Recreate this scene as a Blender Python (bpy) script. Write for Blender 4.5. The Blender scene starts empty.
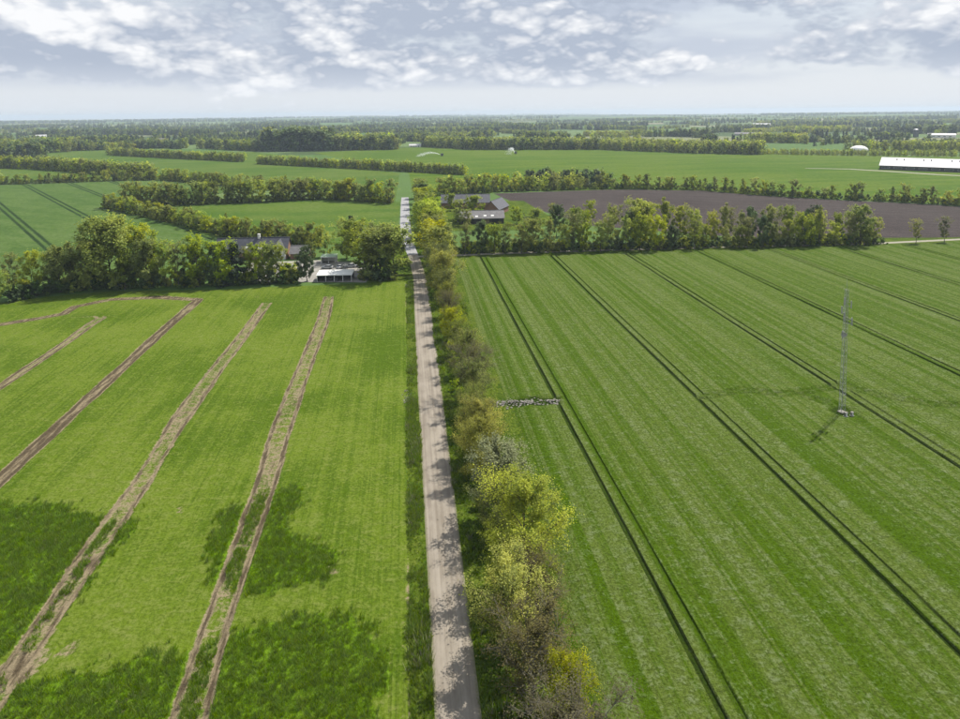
import bpy, math, random
import numpy as np
from mathutils import Matrix, Vector

# ------------------------------------------------------------------ camera
S = bpy.context.scene
C = S.collection
R = math.radians
CAM_H = 59.0
PITCH, ROLL, YAW = R(4.9116), R(-0.5371), R(6.6585)


def camera():
    cd = bpy.data.cameras.new("camera")
    cd.sensor_width = 36.0
    cd.lens = 24.0
    cd.shift_y = -0.1995
    cd.clip_start = 1.0
    cd.clip_end = 120000.0
    co = bpy.data.objects.new("camera", cd)
    C.objects.link(co)
    f = Vector((0, math.cos(PITCH), -math.sin(PITCH)))
    r0 = Vector((1, 0, 0))
    d0 = Vector((0, -math.sin(PITCH), -math.cos(PITCH)))
    X = math.cos(ROLL) * r0 - math.sin(ROLL) * d0
    Y = math.sin(ROLL) * r0 + math.cos(ROLL) * d0
    rot = Matrix.Rotation(-YAW, 3, 'Z')
    X, Y, f = rot @ X, rot @ Y, rot @ f
    m = Matrix(((X.x, -Y.x, -f.x, 0), (X.y, -Y.y, -f.y, 0), (X.z, -Y.z, -f.z, CAM_H), (0, 0, 0, 1)))
    co.matrix_world = m
    S.camera = co


camera()

# ------------------------------------------------------------------ light
SUN_EL, SUN_AZ = R(54), R(52)          # azimuth clockwise from +Y


def N(nt, typ, ins=None, **props):
    n = nt.nodes.new(typ)
    for k, v in props.items():
        setattr(n, k, v)
    for k, v in (ins or {}).items():
        s = n.inputs[k]
        if isinstance(v, bpy.types.NodeSocket):
            nt.links.new(v, s)
        else:
            s.default_value = v
    return n


def math_(nt, op, a, b=None, clamp=False):
    n = N(nt, 'ShaderNodeMath', {0: a} if b is None else {0: a, 1: b}, operation=op, use_clamp=clamp)
    return n.outputs[0]


def vmath(nt, op, a, b):
    return N(nt, 'ShaderNodeVectorMath', {0: a, 1: b}, operation=op).outputs[0]


def noise(nt, vec, scale, detail=4.0, rough=0.5, dist=0.0):
    n = N(nt, 'ShaderNodeTexNoise', {'Vector': vec, 'Scale': scale, 'Detail': detail, 'Roughness': rough, 'Distortion': dist})
    return n.outputs['Fac']


def ramp(nt, v, a, b, lo=0.0, hi=1.0):
    n = N(nt, 'ShaderNodeMapRange', {'Value': v, 'From Min': a, 'From Max': b, 'To Min': lo, 'To Max': hi}, interpolation_type='SMOOTHSTEP')
    return n.outputs[0]


def mixc(nt, f, a, b):
    n = N(nt, 'ShaderNodeMix', data_type='RGBA')
    for s, v in ((n.inputs[0], f), (n.inputs[6], a), (n.inputs[7], b)):
        if isinstance(v, bpy.types.NodeSocket):
            nt.links.new(v, s)
        else:
            s.default_value = v if not isinstance(v, tuple) else (*v[:3], 1.0)
    return n.outputs[2]


def world():
    w = bpy.data.worlds.new("World")
    S.world = w
    w.use_nodes = True
    w.cycles.sampling_method = 'MANUAL'
    w.cycles.sample_map_resolution = 256
    nt = w.node_tree
    nt.nodes.clear()
    out = N(nt, 'ShaderNodeOutputWorld')
    sky = N(nt, 'ShaderNodeTexSky', sky_type='NISHITA', sun_disc=False, sun_elevation=SUN_EL, sun_rotation=SUN_AZ,
            altitude=60.0, air_density=1.0, dust_density=1.6, ozone_density=1.2)
    d = N(nt, 'ShaderNodeTexCoord').outputs['Generated']
    sep = N(nt, 'ShaderNodeSeparateXYZ', {0: d})
    z = sep.outputs[2]
    v = vmath(nt, 'MULTIPLY', d, (4.8, 4.8, 9.5))
    wv = N(nt, 'ShaderNodeTexNoise', {'Vector': v, 'Scale': 2.4, 'Detail': 4.0}).outputs['Color']
    wv = vmath(nt, 'MULTIPLY', vmath(nt, 'SUBTRACT', wv, (0.5, 0.5, 0.5)), (0.22, 0.22, 0.22))
    v = vmath(nt, 'ADD', v, (3.3, 9.1, 4.4))

    def dens(off, coarse=False):
        q = vmath(nt, 'ADD', v, off)
        low = noise(nt, q, 0.95, 4.0, 0.5)
        if coarse:
            return math_(nt, 'ADD', low, 0.03)
        w = vmath(nt, 'ADD', q, wv)
        vo = N(nt, 'ShaderNodeTexVoronoi', {'Vector': w, 'Scale': 4.2, 'Detail': 2.0, 'Roughness': 0.55, 'Lacunarity': 2.1}, feature='F1').outputs['Distance']
        hi = noise(nt, q, 7.0, 5.0, 0.62)
        a = math_(nt, 'MULTIPLY', math_(nt, 'SUBTRACT', 0.55, vo), 0.17)
        b = math_(nt, 'MULTIPLY', math_(nt, 'SUBTRACT', hi, 0.5), 0.075)
        return math_(nt, 'ADD', low, math_(nt, 'ADD', a, b))
    n1 = dens((0, 0, 0))
    n2 = dens((0.03, 0.03, 0.10))
    n3 = dens((0.0, 0.0, 0.30), True)
    bias = ramp(nt, z, 0.018, 0.060, -0.16, 0.15)
    cov = math_(nt, 'ADD', n1, bias)
    mask = ramp(nt, cov, 0.42, 0.57)
    lit = math_(nt, 'MULTIPLY', math_(nt, 'SUBTRACT', n1, n2), 3.0)
    lit = math_(nt, 'ADD', lit, math_(nt, 'MULTIPLY', math_(nt, 'SUBTRACT', n1, n3), 3.4))
    lit = math_(nt, 'ADD', lit, 0.47, clamp=True)
    ccol = mixc(nt, lit, (5.2, 5.9, 7.2), (11.0, 11.1, 11.3))
    ccol = mixc(nt, ramp(nt, z, 0.03, 0.08, 0.45, 0.0), ccol, (9.4, 9.9, 10.6))
    # thin high veil that pales the blue between the cumulus and whitens the horizon
    veil = mixc(nt, ramp(nt, z, 0.0, 0.35, 0.88, 0.25), sky.outputs[0], (9.4, 9.9, 10.6))
    # grey-blue sheet of stratus behind the cumulus
    sh = noise(nt, vmath(nt, 'ADD', vmath(nt, 'MULTIPLY', d, (2.2, 2.2, 11.0)), (2.0, 0.3, 0.2)), 1.3, 4.0, 0.5)
    sh = math_(nt, 'MULTIPLY', ramp(nt, sh, 0.42, 0.62), ramp(nt, z, 0.03, 0.055, 0.0, 0.75))
    veil = mixc(nt, sh, veil, (5.9, 6.6, 8.0))
    col = mixc(nt, mask, veil, ccol)
    bg = N(nt, 'ShaderNodeBackground', {'Color': col, 'Strength': 0.062})
    nt.links.new(bg.outputs[0], out.inputs[0])


world()


def sun():
    ld = bpy.data.lights.new("sun", 'SUN')
    ld.energy = 5.0
    ld.angle = R(0.5)
    ld.color = (1.0, 0.94, 0.84)
    o = bpy.data.objects.new("sun", ld)
    C.objects.link(o)
    to = Vector((math.cos(SUN_EL) * math.sin(SUN_AZ), math.cos(SUN_EL) * math.cos(SUN_AZ), math.sin(SUN_EL)))
    o.rotation_euler = (-to).to_track_quat('-Z', 'Y').to_euler()
    o.location = (0, 0, 200)


sun()
S.view_settings.view_transform = 'Standard'
S.view_settings.look = 'None'
S.view_settings.gamma = 1.0
S.view_settings.use_curve_mapping = False
S.view_settings.exposure = 0.52
S.render.engine = 'CYCLES'
S.cycles.use_adaptive_sampling = True
S.cycles.adaptive_threshold = 0.02
S.cycles.max_bounces = 5
S.cycles.diffuse_bounces = 3
S.cycles.glossy_bounces = 1
S.cycles.transmission_bounces = 3
S.cycles.transparent_max_bounces = 4
S.cycles.volume_bounces = 0
S.cycles.use_denoising = True
S.cycles.caustics_reflective = False
S.cycles.caustics_refractive = False

rng = np.random.default_rng(11)
rnd = random.Random(5)

# ------------------------------------------------------------------ mesh helpers


def mesh_np(name, V, loops, starts, totals, mats, mi=None, attrs=None, smooth=False):
    me = bpy.data.meshes.new(name)
    V = np.asarray(V, np.float32)
    me.vertices.add(len(V))
    me.vertices.foreach_set('co', V.ravel())
    me.loops.add(len(loops))
    me.loops.foreach_set('vertex_index', np.asarray(loops, np.int32))
    me.polygons.add(len(starts))
    me.polygons.foreach_set('loop_start', np.asarray(starts, np.int32))
    me.polygons.foreach_set('loop_total', np.asarray(totals, np.int32))
    for m in mats:
        me.materials.append(m)
    if mi is not None:
        me.polygons.foreach_set('material_index', np.asarray(mi, np.int32))
    me.polygons.foreach_set('use_smooth', np.full(len(starts), smooth))
    me.update(calc_edges=True)
    for nm, dom, arr in (attrs or []):
        a = me.attributes.new(nm, 'FLOAT', dom)
        a.data.foreach_set('value', np.asarray(arr, np.float32))
    return me


def quads_mesh(name, V, Q, mats, mi=None, attrs=None, smooth=False):
    Q = np.asarray(Q, np.int32)
    n, k = Q.shape
    return mesh_np(name, V, Q.ravel(), np.arange(n) * k, np.full(n, k), mats, mi, attrs, smooth)


def py_mesh(name, V, F, mat, smooth=False):
    me = bpy.data.meshes.new(name)
    me.from_pydata([tuple(v) for v in V], [], F)
    me.materials.append(mat)
    me.update()
    if smooth:
        me.polygons.foreach_set('use_smooth', np.full(len(F), True))
    return me


def add(name, data, parent=None, loc=None, rz=None, **tags):
    o = bpy.data.objects.new(name, data)
    C.objects.link(o)
    if parent is not None:
        o.parent = parent
    if loc is not None:
        o.location = loc
    if rz is not None:
        o.rotation_euler = (0, 0, rz)
    for k, v in tags.items():
        if v is not None:
            o[k] = v
    return o


def empty(name, loc, rz=0.0, label=None, category=None, group=None):
    o = add(name, None, None, loc, rz, label=label, category=category, group=group)
    o.empty_display_size = 0.5
    return o


class MB:
    def __init__(s):
        s.V, s.F = [], []

    def poly(s, pts):
        b = len(s.V)
        s.V += [tuple(p) for p in pts]
        s.F.append(tuple(range(b, b + len(pts))))

    def box(s, c, d, rz=0.0):
        b = len(s.V)
        cs, sn = math.cos(rz), math.sin(rz)
        for z in (-.5, .5):
            for x, y in ((-.5, -.5), (.5, -.5), (.5, .5), (-.5, .5)):
                px, py = x * d[0], y * d[1]
                s.V.append((c[0] + px * cs - py * sn, c[1] + px * sn + py * cs, c[2] + z * d[2]))
        s.F += [(b + 3, b + 2, b + 1, b), (b + 4, b + 5, b + 6, b + 7)] + \
               [(b + i, b + (i + 1) % 4, b + 4 + (i + 1) % 4, b + 4 + i) for i in range(4)]
        return s

    def tube(s, p0, p1, r0, r1=None, n=6):
        r1 = r0 if r1 is None else r1
        p0, p1 = Vector(p0), Vector(p1)
        a = (p1 - p0).normalized()
        u = a.orthogonal().normalized()
        w = a.cross(u)
        b = len(s.V)
        for p, r in ((p0, r0), (p1, r1)):
            for i in range(n):
                t = 2 * math.pi * i / n
                s.V.append(tuple(p + (u * math.cos(t) + w * math.sin(t)) * r))
        s.F += [(b + i, b + (i + 1) % n, b + n + (i + 1) % n, b + n + i) for i in range(n)]
        s.F += [tuple(b + i for i in reversed(range(n))), tuple(b + n + i for i in range(n))]
        return s

    def prism(s, prof, y0, y1):
        """profile in xz extruded along y"""
        b, n = len(s.V), len(prof)
        s.V += [(p[0], y0, p[1]) for p in prof] + [(p[0], y1, p[1]) for p in prof]
        s.F += [(b + i, b + (i + 1) % n, b + n + (i + 1) % n, b + n + i) for i in range(n)]
        s.F += [tuple(b + i for i in reversed(range(n))), tuple(b + n + i for i in range(n))]
        return s

    def slab(s, quad, t):
        """thick sheet: four corner points, thickened downwards"""
        b = len(s.V)
        s.V += [tuple(p) for p in quad] + [(p[0], p[1], p[2] - t) for p in quad]
        s.F += [(b, b + 1, b + 2, b + 3), (b + 7, b + 6, b + 5, b + 4)] + \
               [(b + 4 + i, b + 4 + (i + 1) % 4, b + (i + 1) % 4, b + i) for i in range(4)]
        return s

    def mesh(s, name, mat, smooth=False):
        return py_mesh(name, s.V, s.F, mat, smooth)


def vnoise(x, y, seed=0):
    """cheap value noise, vectorised"""
    x, y = np.asarray(x, float), np.asarray(y, float)
    xi, yi = np.floor(x), np.floor(y)
    fx, fy = x - xi, y - yi
    fx, fy = fx * fx * (3 - 2 * fx), fy * fy * (3 - 2 * fy)

    def h(a, b):
        t = np.sin(a * 127.1 + b * 311.7 + seed * 74.7) * 43758.5453
        return t - np.floor(t)
    return (h(xi, yi) * (1 - fx) + h(xi + 1, yi) * fx) * (1 - fy) + (h(xi, yi + 1) * (1 - fx) + h(xi + 1, yi + 1) * fx) * fy


def fbm(x, y, seed=0, o=4):
    s, a, t = 0, .5, 0
    for i in range(o):
        s = s + a * vnoise(x * 2 ** i, y * 2 ** i, seed + i)
        t += a
        a *= .5
    return s / t


def sstep(a, b, x):
    t = np.clip((x - a) / (b - a), 0, 1)
    return t * t * (3 - 2 * t)


def dist_poly(x, y, pts):
    """distance to a polyline"""
    d = np.full(x.shape, 1e9)
    for (ax, ay), (bx, by) in zip(pts[:-1], pts[1:]):
        vx, vy = bx - ax, by - ay
        L = vx * vx + vy * vy
        t = np.clip(((x - ax) * vx + (y - ay) * vy) / L, 0, 1)
        d = np.minimum(d, np.hypot(x - ax - t * vx, y - ay - t * vy))
    return d


def in_poly(x, y, pts):
    r = np.zeros(x.shape, bool)
    n = len(pts)
    for i in range(n):
        (ax, ay), (bx, by) = pts[i], pts[(i + 1) % n]
        if ay == by:
            continue
        r ^= ((ay > y) != (by > y)) & (x < (bx - ax) * (y - ay) / (by - ay) + ax)
    return r


def signed(x, y, pts):
    """positive inside the polygon, metres"""
    d = dist_poly(x, y, list(pts) + [pts[0]])
    return np.where(in_poly(x, y, pts), d, -d)


# ------------------------------------------------------------------ materials


def mat(name):
    m = bpy.data.materials.new(name)
    m.use_nodes = True
    nt = m.node_tree
    nt.nodes.clear()
    return m, nt, N(nt, 'ShaderNodeOutputMaterial')


def objpos(nt):
    return N(nt, 'ShaderNodeNewGeometry').outputs['Position']


def bump(nt, h, strength, dist):
    return N(nt, 'ShaderNodeBump', {'Height': h, 'Strength': strength, 'Distance': dist}).outputs[0]


def pbsdf(nt, out, col, rough=.8, normal=None, spec=.2, metal=0.0):
    ins = {'Base Color': col if not isinstance(col, tuple) else (*col[:3], 1), 'Roughness': rough, 'Specular IOR Level': spec, 'Metallic': metal}
    b = N(nt, 'ShaderNodeBsdfPrincipled', ins)
    if normal is not None:
        nt.links.new(normal, b.inputs['Normal'])
    nt.links.new(b.outputs[0], out.inputs[0])
    return b


def plain(name, col, rough=.7, spec=.3, metal=0.0, var=.25, scale=1.5):
    m, nt, out = mat(name)
    p = objpos(nt)
    f = noise(nt, p, scale, 5.0, .6)
    c = mixc(nt, ramp(nt, f, .25, .75), tuple(c * (1 - var) for c in col), tuple(min(1, c * (1 + var)) for c in col))
    pbsdf(nt, out, c, rough, bump(nt, f, .2, .05), spec, metal)
    return m


def leaf_mat(name, a, b, c, trans=.35):
    """three tints chosen by the per-leaf attribute and the single tree"""
    a, b, c = (tuple(min(.6, v * LEAF_GAIN) for v in q) for q in (a, b, c))
    m, nt, out = mat(name)
    t = N(nt, 'ShaderNodeAttribute', attribute_name='tint').outputs['Fac']
    r = N(nt, 'ShaderNodeObjectInfo').outputs['Random']
    col = mixc(nt, ramp(nt, t, .1, .6), a, b)
    col = mixc(nt, ramp(nt, t, .6, 1.0), col, c)
    hs = N(nt, 'ShaderNodeHueSaturation', {'Color': col, 'Hue': ramp(nt, r, 0, 1, .49, .511), 'Value': ramp(nt, math_(nt, 'FRACT', math_(nt, 'MULTIPLY', r, 7.31)), 0, 1, .78, 1.2),
                                           'Saturation': ramp(nt, math_(nt, 'FRACT', math_(nt, 'MULTIPLY', r, 3.7)), 0, 1, .8, 1.08)}).outputs[0]
    d = N(nt, 'ShaderNodeBsdfPrincipled', {'Base Color': hs, 'Roughness': .6, 'Specular IOR Level': .1})
    tr = N(nt, 'ShaderNodeBsdfTranslucent', {'Color': mixc(nt, .5, hs, vmath(nt, 'MULTIPLY', hs, (1.3, 1.25, .5)))})
    mx = N(nt, 'ShaderNodeMixShader', {0: trans, 1: d.outputs[0], 2: tr.outputs[0]})
    nt.links.new(mx.outputs[0], out.inputs[0])
    return m


LEAF_GAIN = 2.7      # reflected plus transmitted light of a leaf
M = {}
M['bark'] = plain('bark', (.085, .072, .055), .9, .1, var=.35, scale=3)
M['bark_pale'] = plain('bark_pale', (.17, .155, .125), .9, .1, var=.35, scale=3)
M['leaf_yellow'] = leaf_mat('leaf_yellow', (.066, .080, .006), (.140, .146, .008), (.232, .216, .012), .52)
M['leaf_lime'] = leaf_mat('leaf_lime', (.085, .11, .007), (.165, .185, .011), (.25, .25, .014), .55)
M['leaf_olive'] = leaf_mat('leaf_olive', (.048, .061, .010), (.088, .10, .014), (.138, .14, .021), .48)
M['leaf_bronze'] = leaf_mat('leaf_bronze', (.03, .028, .011), (.046, .042, .014), (.062, .062, .018), .35)
M['leaf_pale'] = leaf_mat('leaf_pale', (.06, .07, .035), (.10, .11, .055), (.16, .17, .095), .3)
M['leaf_fresh'] = leaf_mat('leaf_fresh', (.072, .096, .011), (.135, .160, .015), (.205, .21, .019), .52)
M['leaf_mid'] = leaf_mat('leaf_mid', (.054, .072, .012), (.096, .117, .017), (.145, .156, .023), .5)
M['leaf_dark'] = leaf_mat('leaf_dark', (.022, .038, .012), (.038, .060, .016), (.062, .085, .02), .3)
M['needle'] = leaf_mat('needle', (.012, .022, .014), (.02, .033, .018), (.03, .045, .022), .1)
M['grass_blade'] = leaf_mat('grass_blade', (.032, .058, .004), (.056, .088, .005), (.09, .115, .010), .4)
M['crop_blade'] = leaf_mat('crop_blade', (.032, .060, .002), (.054, .090, .003), (.078, .112, .005), .45)
M['weed_pale'] = leaf_mat('weed_pale', (.05, .055, .03), (.09, .09, .06), (.13, .13, .09), .2)


def field_mat(name, c0, c1, c2, streak=(.35, .02), streak_amt=.6, grain=2.2, bumpd=.25, patch=.02, rot=0.0, soil=(.16, .125, .09), soil2=(.32, .265, .2), tall=(.035, .085, .008), DARK=.5, FL=(.47, .66, .85)):
    """crop: two greens in drill streaks, a pale third in flecks; attributes soil and tall add bare earth and rank growth"""
    m, nt, out = mat(name)
    p = objpos(nt)
    if rot:
        p = N(nt, 'ShaderNodeVectorRotate', {'Vector': p, 'Angle': rot}).outputs[0]
    ps = vmath(nt, 'MULTIPLY', p, (streak[0], streak[1], 1.0))
    st = math_(nt, 'ADD', math_(nt, 'MULTIPLY', noise(nt, ps, 1.0, 4.0, .6), .62), math_(nt, 'MULTIPLY', noise(nt, vmath(nt, 'MULTIPLY', ps, (3.6, 1.3, 1)), 1.0, 3.0, .6), .38))
    pa = noise(nt, p, patch, 5.0, .6, .4)
    gr = noise(nt, p, grain, 6.0, .7)
    gr2 = noise(nt, vmath(nt, 'MULTIPLY', p, (1, 1.8, 1)), grain * .22, 5.0, .6)
    f = math_(nt, 'ADD', math_(nt, 'MULTIPLY', st, streak_amt), math_(nt, 'MULTIPLY', pa, 1 - streak_amt))
    col = mixc(nt, ramp(nt, f, .42, .56), c0, c1)
    fl = math_(nt, 'ADD', math_(nt, 'MULTIPLY', gr, .55), math_(nt, 'MULTIPLY', gr2, .45))
    fl = math_(nt, 'ADD', fl, math_(nt, 'MULTIPLY', math_(nt, 'SUBTRACT', f, .5), .35))
    col = mixc(nt, ramp(nt, fl, FL[0], FL[1], 0, FL[2]), col, c2)
    dk = ramp(nt, gr, .32, .58, DARK, 1.06)
    ta = N(nt, 'ShaderNodeAttribute', attribute_name='tall').outputs['Fac']
    so = N(nt, 'ShaderNodeAttribute', attribute_name='soil').outputs['Fac']
    tn = ramp(nt, math_(nt, 'ADD', ta, math_(nt, 'MULTIPLY', math_(nt, 'SUBTRACT', gr2, .5), .9)), .35, .6)
    col = mixc(nt, tn, col, mixc(nt, ramp(nt, gr, .35, .7), tall, tuple(c * 1.9 for c in tall)))
    sn = ramp(nt, math_(nt, 'ADD', so, math_(nt, 'MULTIPLY', math_(nt, 'SUBTRACT', fl, .5), 1.3)), .36, .62)
    sg = noise(nt, vmath(nt, 'MULTIPLY', p, (1.6, .22, 1)), 1.0, 5.0, .65)
    sg = math_(nt, 'SUBTRACT', sg, math_(nt, 'MULTIPLY', math_(nt, 'SUBTRACT', so, .66), .55))
    sc = mixc(nt, ramp(nt, sg, .34, .62), soil, soil2)
    col = mixc(nt, sn, col, sc)
    col = vmath(nt, 'MULTIPLY', col, N(nt, 'ShaderNodeCombineXYZ', {0: dk, 1: dk, 2: dk}).outputs[0])
    hb = math_(nt, 'ADD', gr, math_(nt, 'MULTIPLY', gr2, .8))
    pbsdf(nt, out, col, .9, bump(nt, hb, .75, bumpd), .03)
    return m


M['field_left'] = field_mat('field_left', (.057, .101, .005), (.098, .146, .012), (.138, .164, .040), (1.3, .012), .45, 2.4, .35, .035, soil=(.075, .058, .036), soil2=(.225, .185, .118), tall=(.056, .102, .004), DARK=.72)
M['field_right'] = field_mat('field_right', (.050, .096, .001), (.088, .126, .020), (.160, .192, .108), (.62, .0045), .9, 3.2, .5, .02, soil=(.022, .044, .003), soil2=(.036, .060, .006), DARK=.5, FL=(.49, .68, .72))  # pale flecks paint the silvery glint of backlit leaves into the colour
M['field_blue'] = field_mat('field_blue', (.048, .092, .018), (.066, .112, .025), (.088, .128, .041), (.02, .1), .5, .5, .3, .012, rot=R(35), soil=(.010, .026, .008), soil2=(.02, .04, .012), DARK=.8)
M['field_far'] = field_mat('field_far', (.048, .098, .005), (.076, .122, .010), (.098, .130, .026), (.004, .05), .7, .3, .3, .006, DARK=.8)
M['field_mid'] = field_mat('field_mid', (.050, .098, .012), (.074, .118, .017), (.096, .128, .032), (.006, .05), .6, .4, .3, .01, DARK=.8)
M['verge'] = field_mat('verge', (.042, .078, .005), (.070, .108, .008), (.105, .13, .022), (.3, .06), .4, 2.0, .35, .15)
M['soil'] = field_mat('soil', (.042, .034, .033), (.059, .049, .047), (.084, .070, .064), (.012, .3), .8, 1.2, .4, .02, rot=R(28))


def ground_mat():
    m, nt, out = mat('ground')
    p = objpos(nt)
    ps = vmath(nt, 'MULTIPLY', p, (.0016, .0042, 1.0))
    vor = N(nt, 'ShaderNodeTexVoronoi', {'Vector': ps, 'Scale': 1.0, 'Randomness': .9})
    h = N(nt, 'ShaderNodeSeparateColor', {0: vor.outputs['Color']})
    c = mixc(nt, ramp(nt, h.outputs[0], .2, .75), (.06, .12, .022), (.10, .15, .05))
    c = mixc(nt, ramp(nt, h.outputs[1], .80, .86), c, (.2, .19, .12))
    c = mixc(nt, ramp(nt, h.outputs[2], .72, .8), c, (.04, .07, .022))
    f = noise(nt, p, .02, 8.0, .65)
    c = mixc(nt, ramp(nt, f, .3, .7, 0, .4), c, (.05, .085, .02))
    pbsdf(nt, out, c, .9, bump(nt, noise(nt, p, .8, 4), .4, .2), .1)
    return m


M['ground'] = ground_mat()


def road_mat():
    m, nt, out = mat('road_gravel')
    p = objpos(nt)
    st = noise(nt, vmath(nt, 'MULTIPLY', p, (2.2, .03, 1)), 1.0, 4, .6)
    gr = noise(nt, p, 5.0, 6, .7)
    pt = noise(nt, vmath(nt, 'MULTIPLY', p, (1, .35, 1)), .5, 5, .65)
    u = N(nt, 'ShaderNodeAttribute', attribute_name='across').outputs['Fac']   # -1..1
    edge = ramp(nt, math_(nt, 'ADD', math_(nt, 'ABSOLUTE', u), math_(nt, 'MULTIPLY', math_(nt, 'SUBTRACT', gr, .5), .5)), .82, 1.0)
    rut = ramp(nt, math_(nt, 'ABSOLUTE', math_(nt, 'SUBTRACT', math_(nt, 'ABSOLUTE', u), .42)), .0, .2, 1, 0)
    c = mixc(nt, ramp(nt, math_(nt, 'ADD', math_(nt, 'MULTIPLY', st, .5), math_(nt, 'MULTIPLY', pt, .5)), .38, .62), (.165, .142, .112), (.25, .222, .182))
    c = mixc(nt, math_(nt, 'MULTIPLY', rut, .35), c, (.28, .25, .21))
    c = mixc(nt, ramp(nt, gr, .55, .75, 0, .5), c, (.16, .14, .115))
    c = mixc(nt, math_(nt, 'MULTIPLY', edge, .8), c, (.115, .12, .055))
    pbsdf(nt, out, c, .85, bump(nt, gr, .4, .04), .25)
    return m


M['road'] = road_mat()
M['asphalt'] = plain('asphalt_pale', (.25, .25, .26), .75, .35, var=.15, scale=.4)
M['lane'] = plain('lane_gravel', (.24, .225, .18), .85, .2, var=.2, scale=.6)
M['yard'] = plain('yard_gravel', (.24, .23, .21), .85, .2, var=.25, scale=.5)
M['white_sheet'] = plain('white_sheet', (.70, .70, .68), .45, .4, var=.06)
M['white_wall'] = plain('white_wall', (.72, .71, .67), .8, .2, var=.1)
M['brick'] = plain('brick_wall', (.26, .15, .11), .85, .2, var=.2, scale=4)
M['dark_board'] = plain('dark_board', (.05, .048, .046), .8, .2, var=.25, scale=2)
M['slate'] = plain('slate_roof', (.060, .063, .080), .6, .35, var=.22, scale=.8)
M['grey_roof'] = plain('grey_roof', (.15, .145, .15), .75, .25, var=.2, scale=.5)
M['metal_roof'] = plain('pale_metal_roof', (.48, .475, .49), .6, .3, var=.08, scale=.15)
M['steel'] = plain('galvanised_steel', (.36, .37, .38), .5, .4, metal=.1, var=.12)
M['steel_dark'] = plain('dark_steel', (.09, .095, .10), .5, .5, metal=.3, var=.2)
M['concrete'] = plain('concrete', (.38, .37, .35), .85, .2, var=.15)
M['rubber'] = plain('rubber', (.02, .02, .02), .8, .2)
M['timber'] = plain('timber', (.20, .15, .10), .85, .2, var=.3)
M['stone'] = plain('field_stone', (.20, .19, .17), .85, .2, var=.35, scale=1.1)
M['green_paint'] = plain('green_paint', (.06, .10, .05), .5, .4)
M['tarp'] = plain('silage_tarp', (.30, .40, .28), .6, .3, var=.1)


def glass_mat():
    m, nt, out = mat('window_glass')
    pbsdf(nt, out, (.03, .035, .045), .08, None, .6)
    return m


M['glass'] = glass_mat()
for nm, c in (('car_black', (.02, .02, .023)), ('car_silver', (.45, .46, .47)), ('car_white', (.7, .7, .7)), ('car_red', (.16, .02, .02))):
    m_, nt_, o_ = mat(nm)
    b_ = pbsdf(nt_, o_, c, .3, None, .5)
    b_.inputs['Coat Weight'].default_value = .6
    M[nm] = m_
m_, nt_, o_ = mat('spray_water')
d_ = N(nt_, 'ShaderNodeBsdfDiffuse', {'Color': (.9, .92, .95, 1)})
t_ = N(nt_, 'ShaderNodeBsdfTranslucent', {'Color': (.9, .92, .95, 1)})
x_ = N(nt_, 'ShaderNodeMixShader', {0: .5, 1: d_.outputs[0], 2: t_.outputs[0]})
nt_.links.new(x_.outputs[0], o_.inputs[0])
M['spray'] = m_

# ------------------------------------------------------------------ terrain


def land(x, y):
    """height of the land; flat around the fields, low swells from 3 km out"""
    x, y = np.asarray(x, float), np.asarray(y, float)
    r = np.hypot(x, y)
    return sstep(2500, 9000, r) * 7.0 * (np.sin(x / 2300 + 1.3) + np.sin(y / 3100 + .4) + np.sin((x - y) / 1700 + 2.0) + .6) * (1 + .8 * sstep(8000, 16000, r))


def build_ground():
    rr = np.concatenate(([0.0], np.linspace(150, 2400, 8), np.geomspace(2800, 15500, 34)))
    na = 160
    V, F = [(0, 0, 0)], []
    for i, r in enumerate(rr[1:]):
        a = np.arange(na) / na * 2 * np.pi
        x, y = r * np.cos(a), r * np.sin(a)
        V += list(zip(x, y, land(x, y)))
    for j in range(na):
        F.append((0, 1 + j, 1 + (j + 1) % na))
    for i in range(len(rr) - 2):
        b = 1 + i * na
        for j in range(na):
            k = (j + 1) % na
            F.append((b + j, b + na + j, b + na + k, b + k))
    add('ground', py_mesh('ground', V, F, M['ground'], True), kind='structure', label='flat green farmland reaching to the horizon')


build_ground()


def sheet(name, pts, z, m, label):
    me = py_mesh(name, [(x, y, z) for x, y in pts], [tuple(range(len(pts)))], m)
    return add(name, me, kind='structure', label=label)


def ribbon(name, pts, widths, z, m, label, step=4.0, attr=True):
    P = []
    for (a, b) in zip(pts[:-1], pts[1:]):
        n = max(1, int(math.dist(a, b) / step))
        P += [(a[0] + (b[0] - a[0]) * i / n, a[1] + (b[1] - a[1]) * i / n) for i in range(n)]
    P.append(pts[-1])
    cum = np.linspace(0, 1, len(pts))
    P = np.array(P)
    w = np.interp(np.linspace(0, 1, len(P)), cum, widths)
    T = np.gradient(P, axis=0)
    T /= np.linalg.norm(T, axis=1)[:, None]
    Nn = np.stack([T[:, 1], -T[:, 0]], 1)
    us = np.linspace(-1, 1, 9)
    V = np.array([(P[i, 0] + Nn[i, 0] * u * w[i] / 2, P[i, 1] + Nn[i, 1] * u * w[i] / 2, z + .05 * (1 - u * u)) for i in range(len(P)) for u in us])
    k = len(us)
    Q = [(i * k + j, i * k + j + 1, (i + 1) * k + j + 1, (i + 1) * k + j) for i in range(len(P) - 1) for j in range(k - 1)]
    me = quads_mesh(name, V, Q, [m], attrs=[('across', 'POINT', np.tile(us, len(P)))], smooth=True)
    return add(name, me, kind='structure', label=label)


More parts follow.
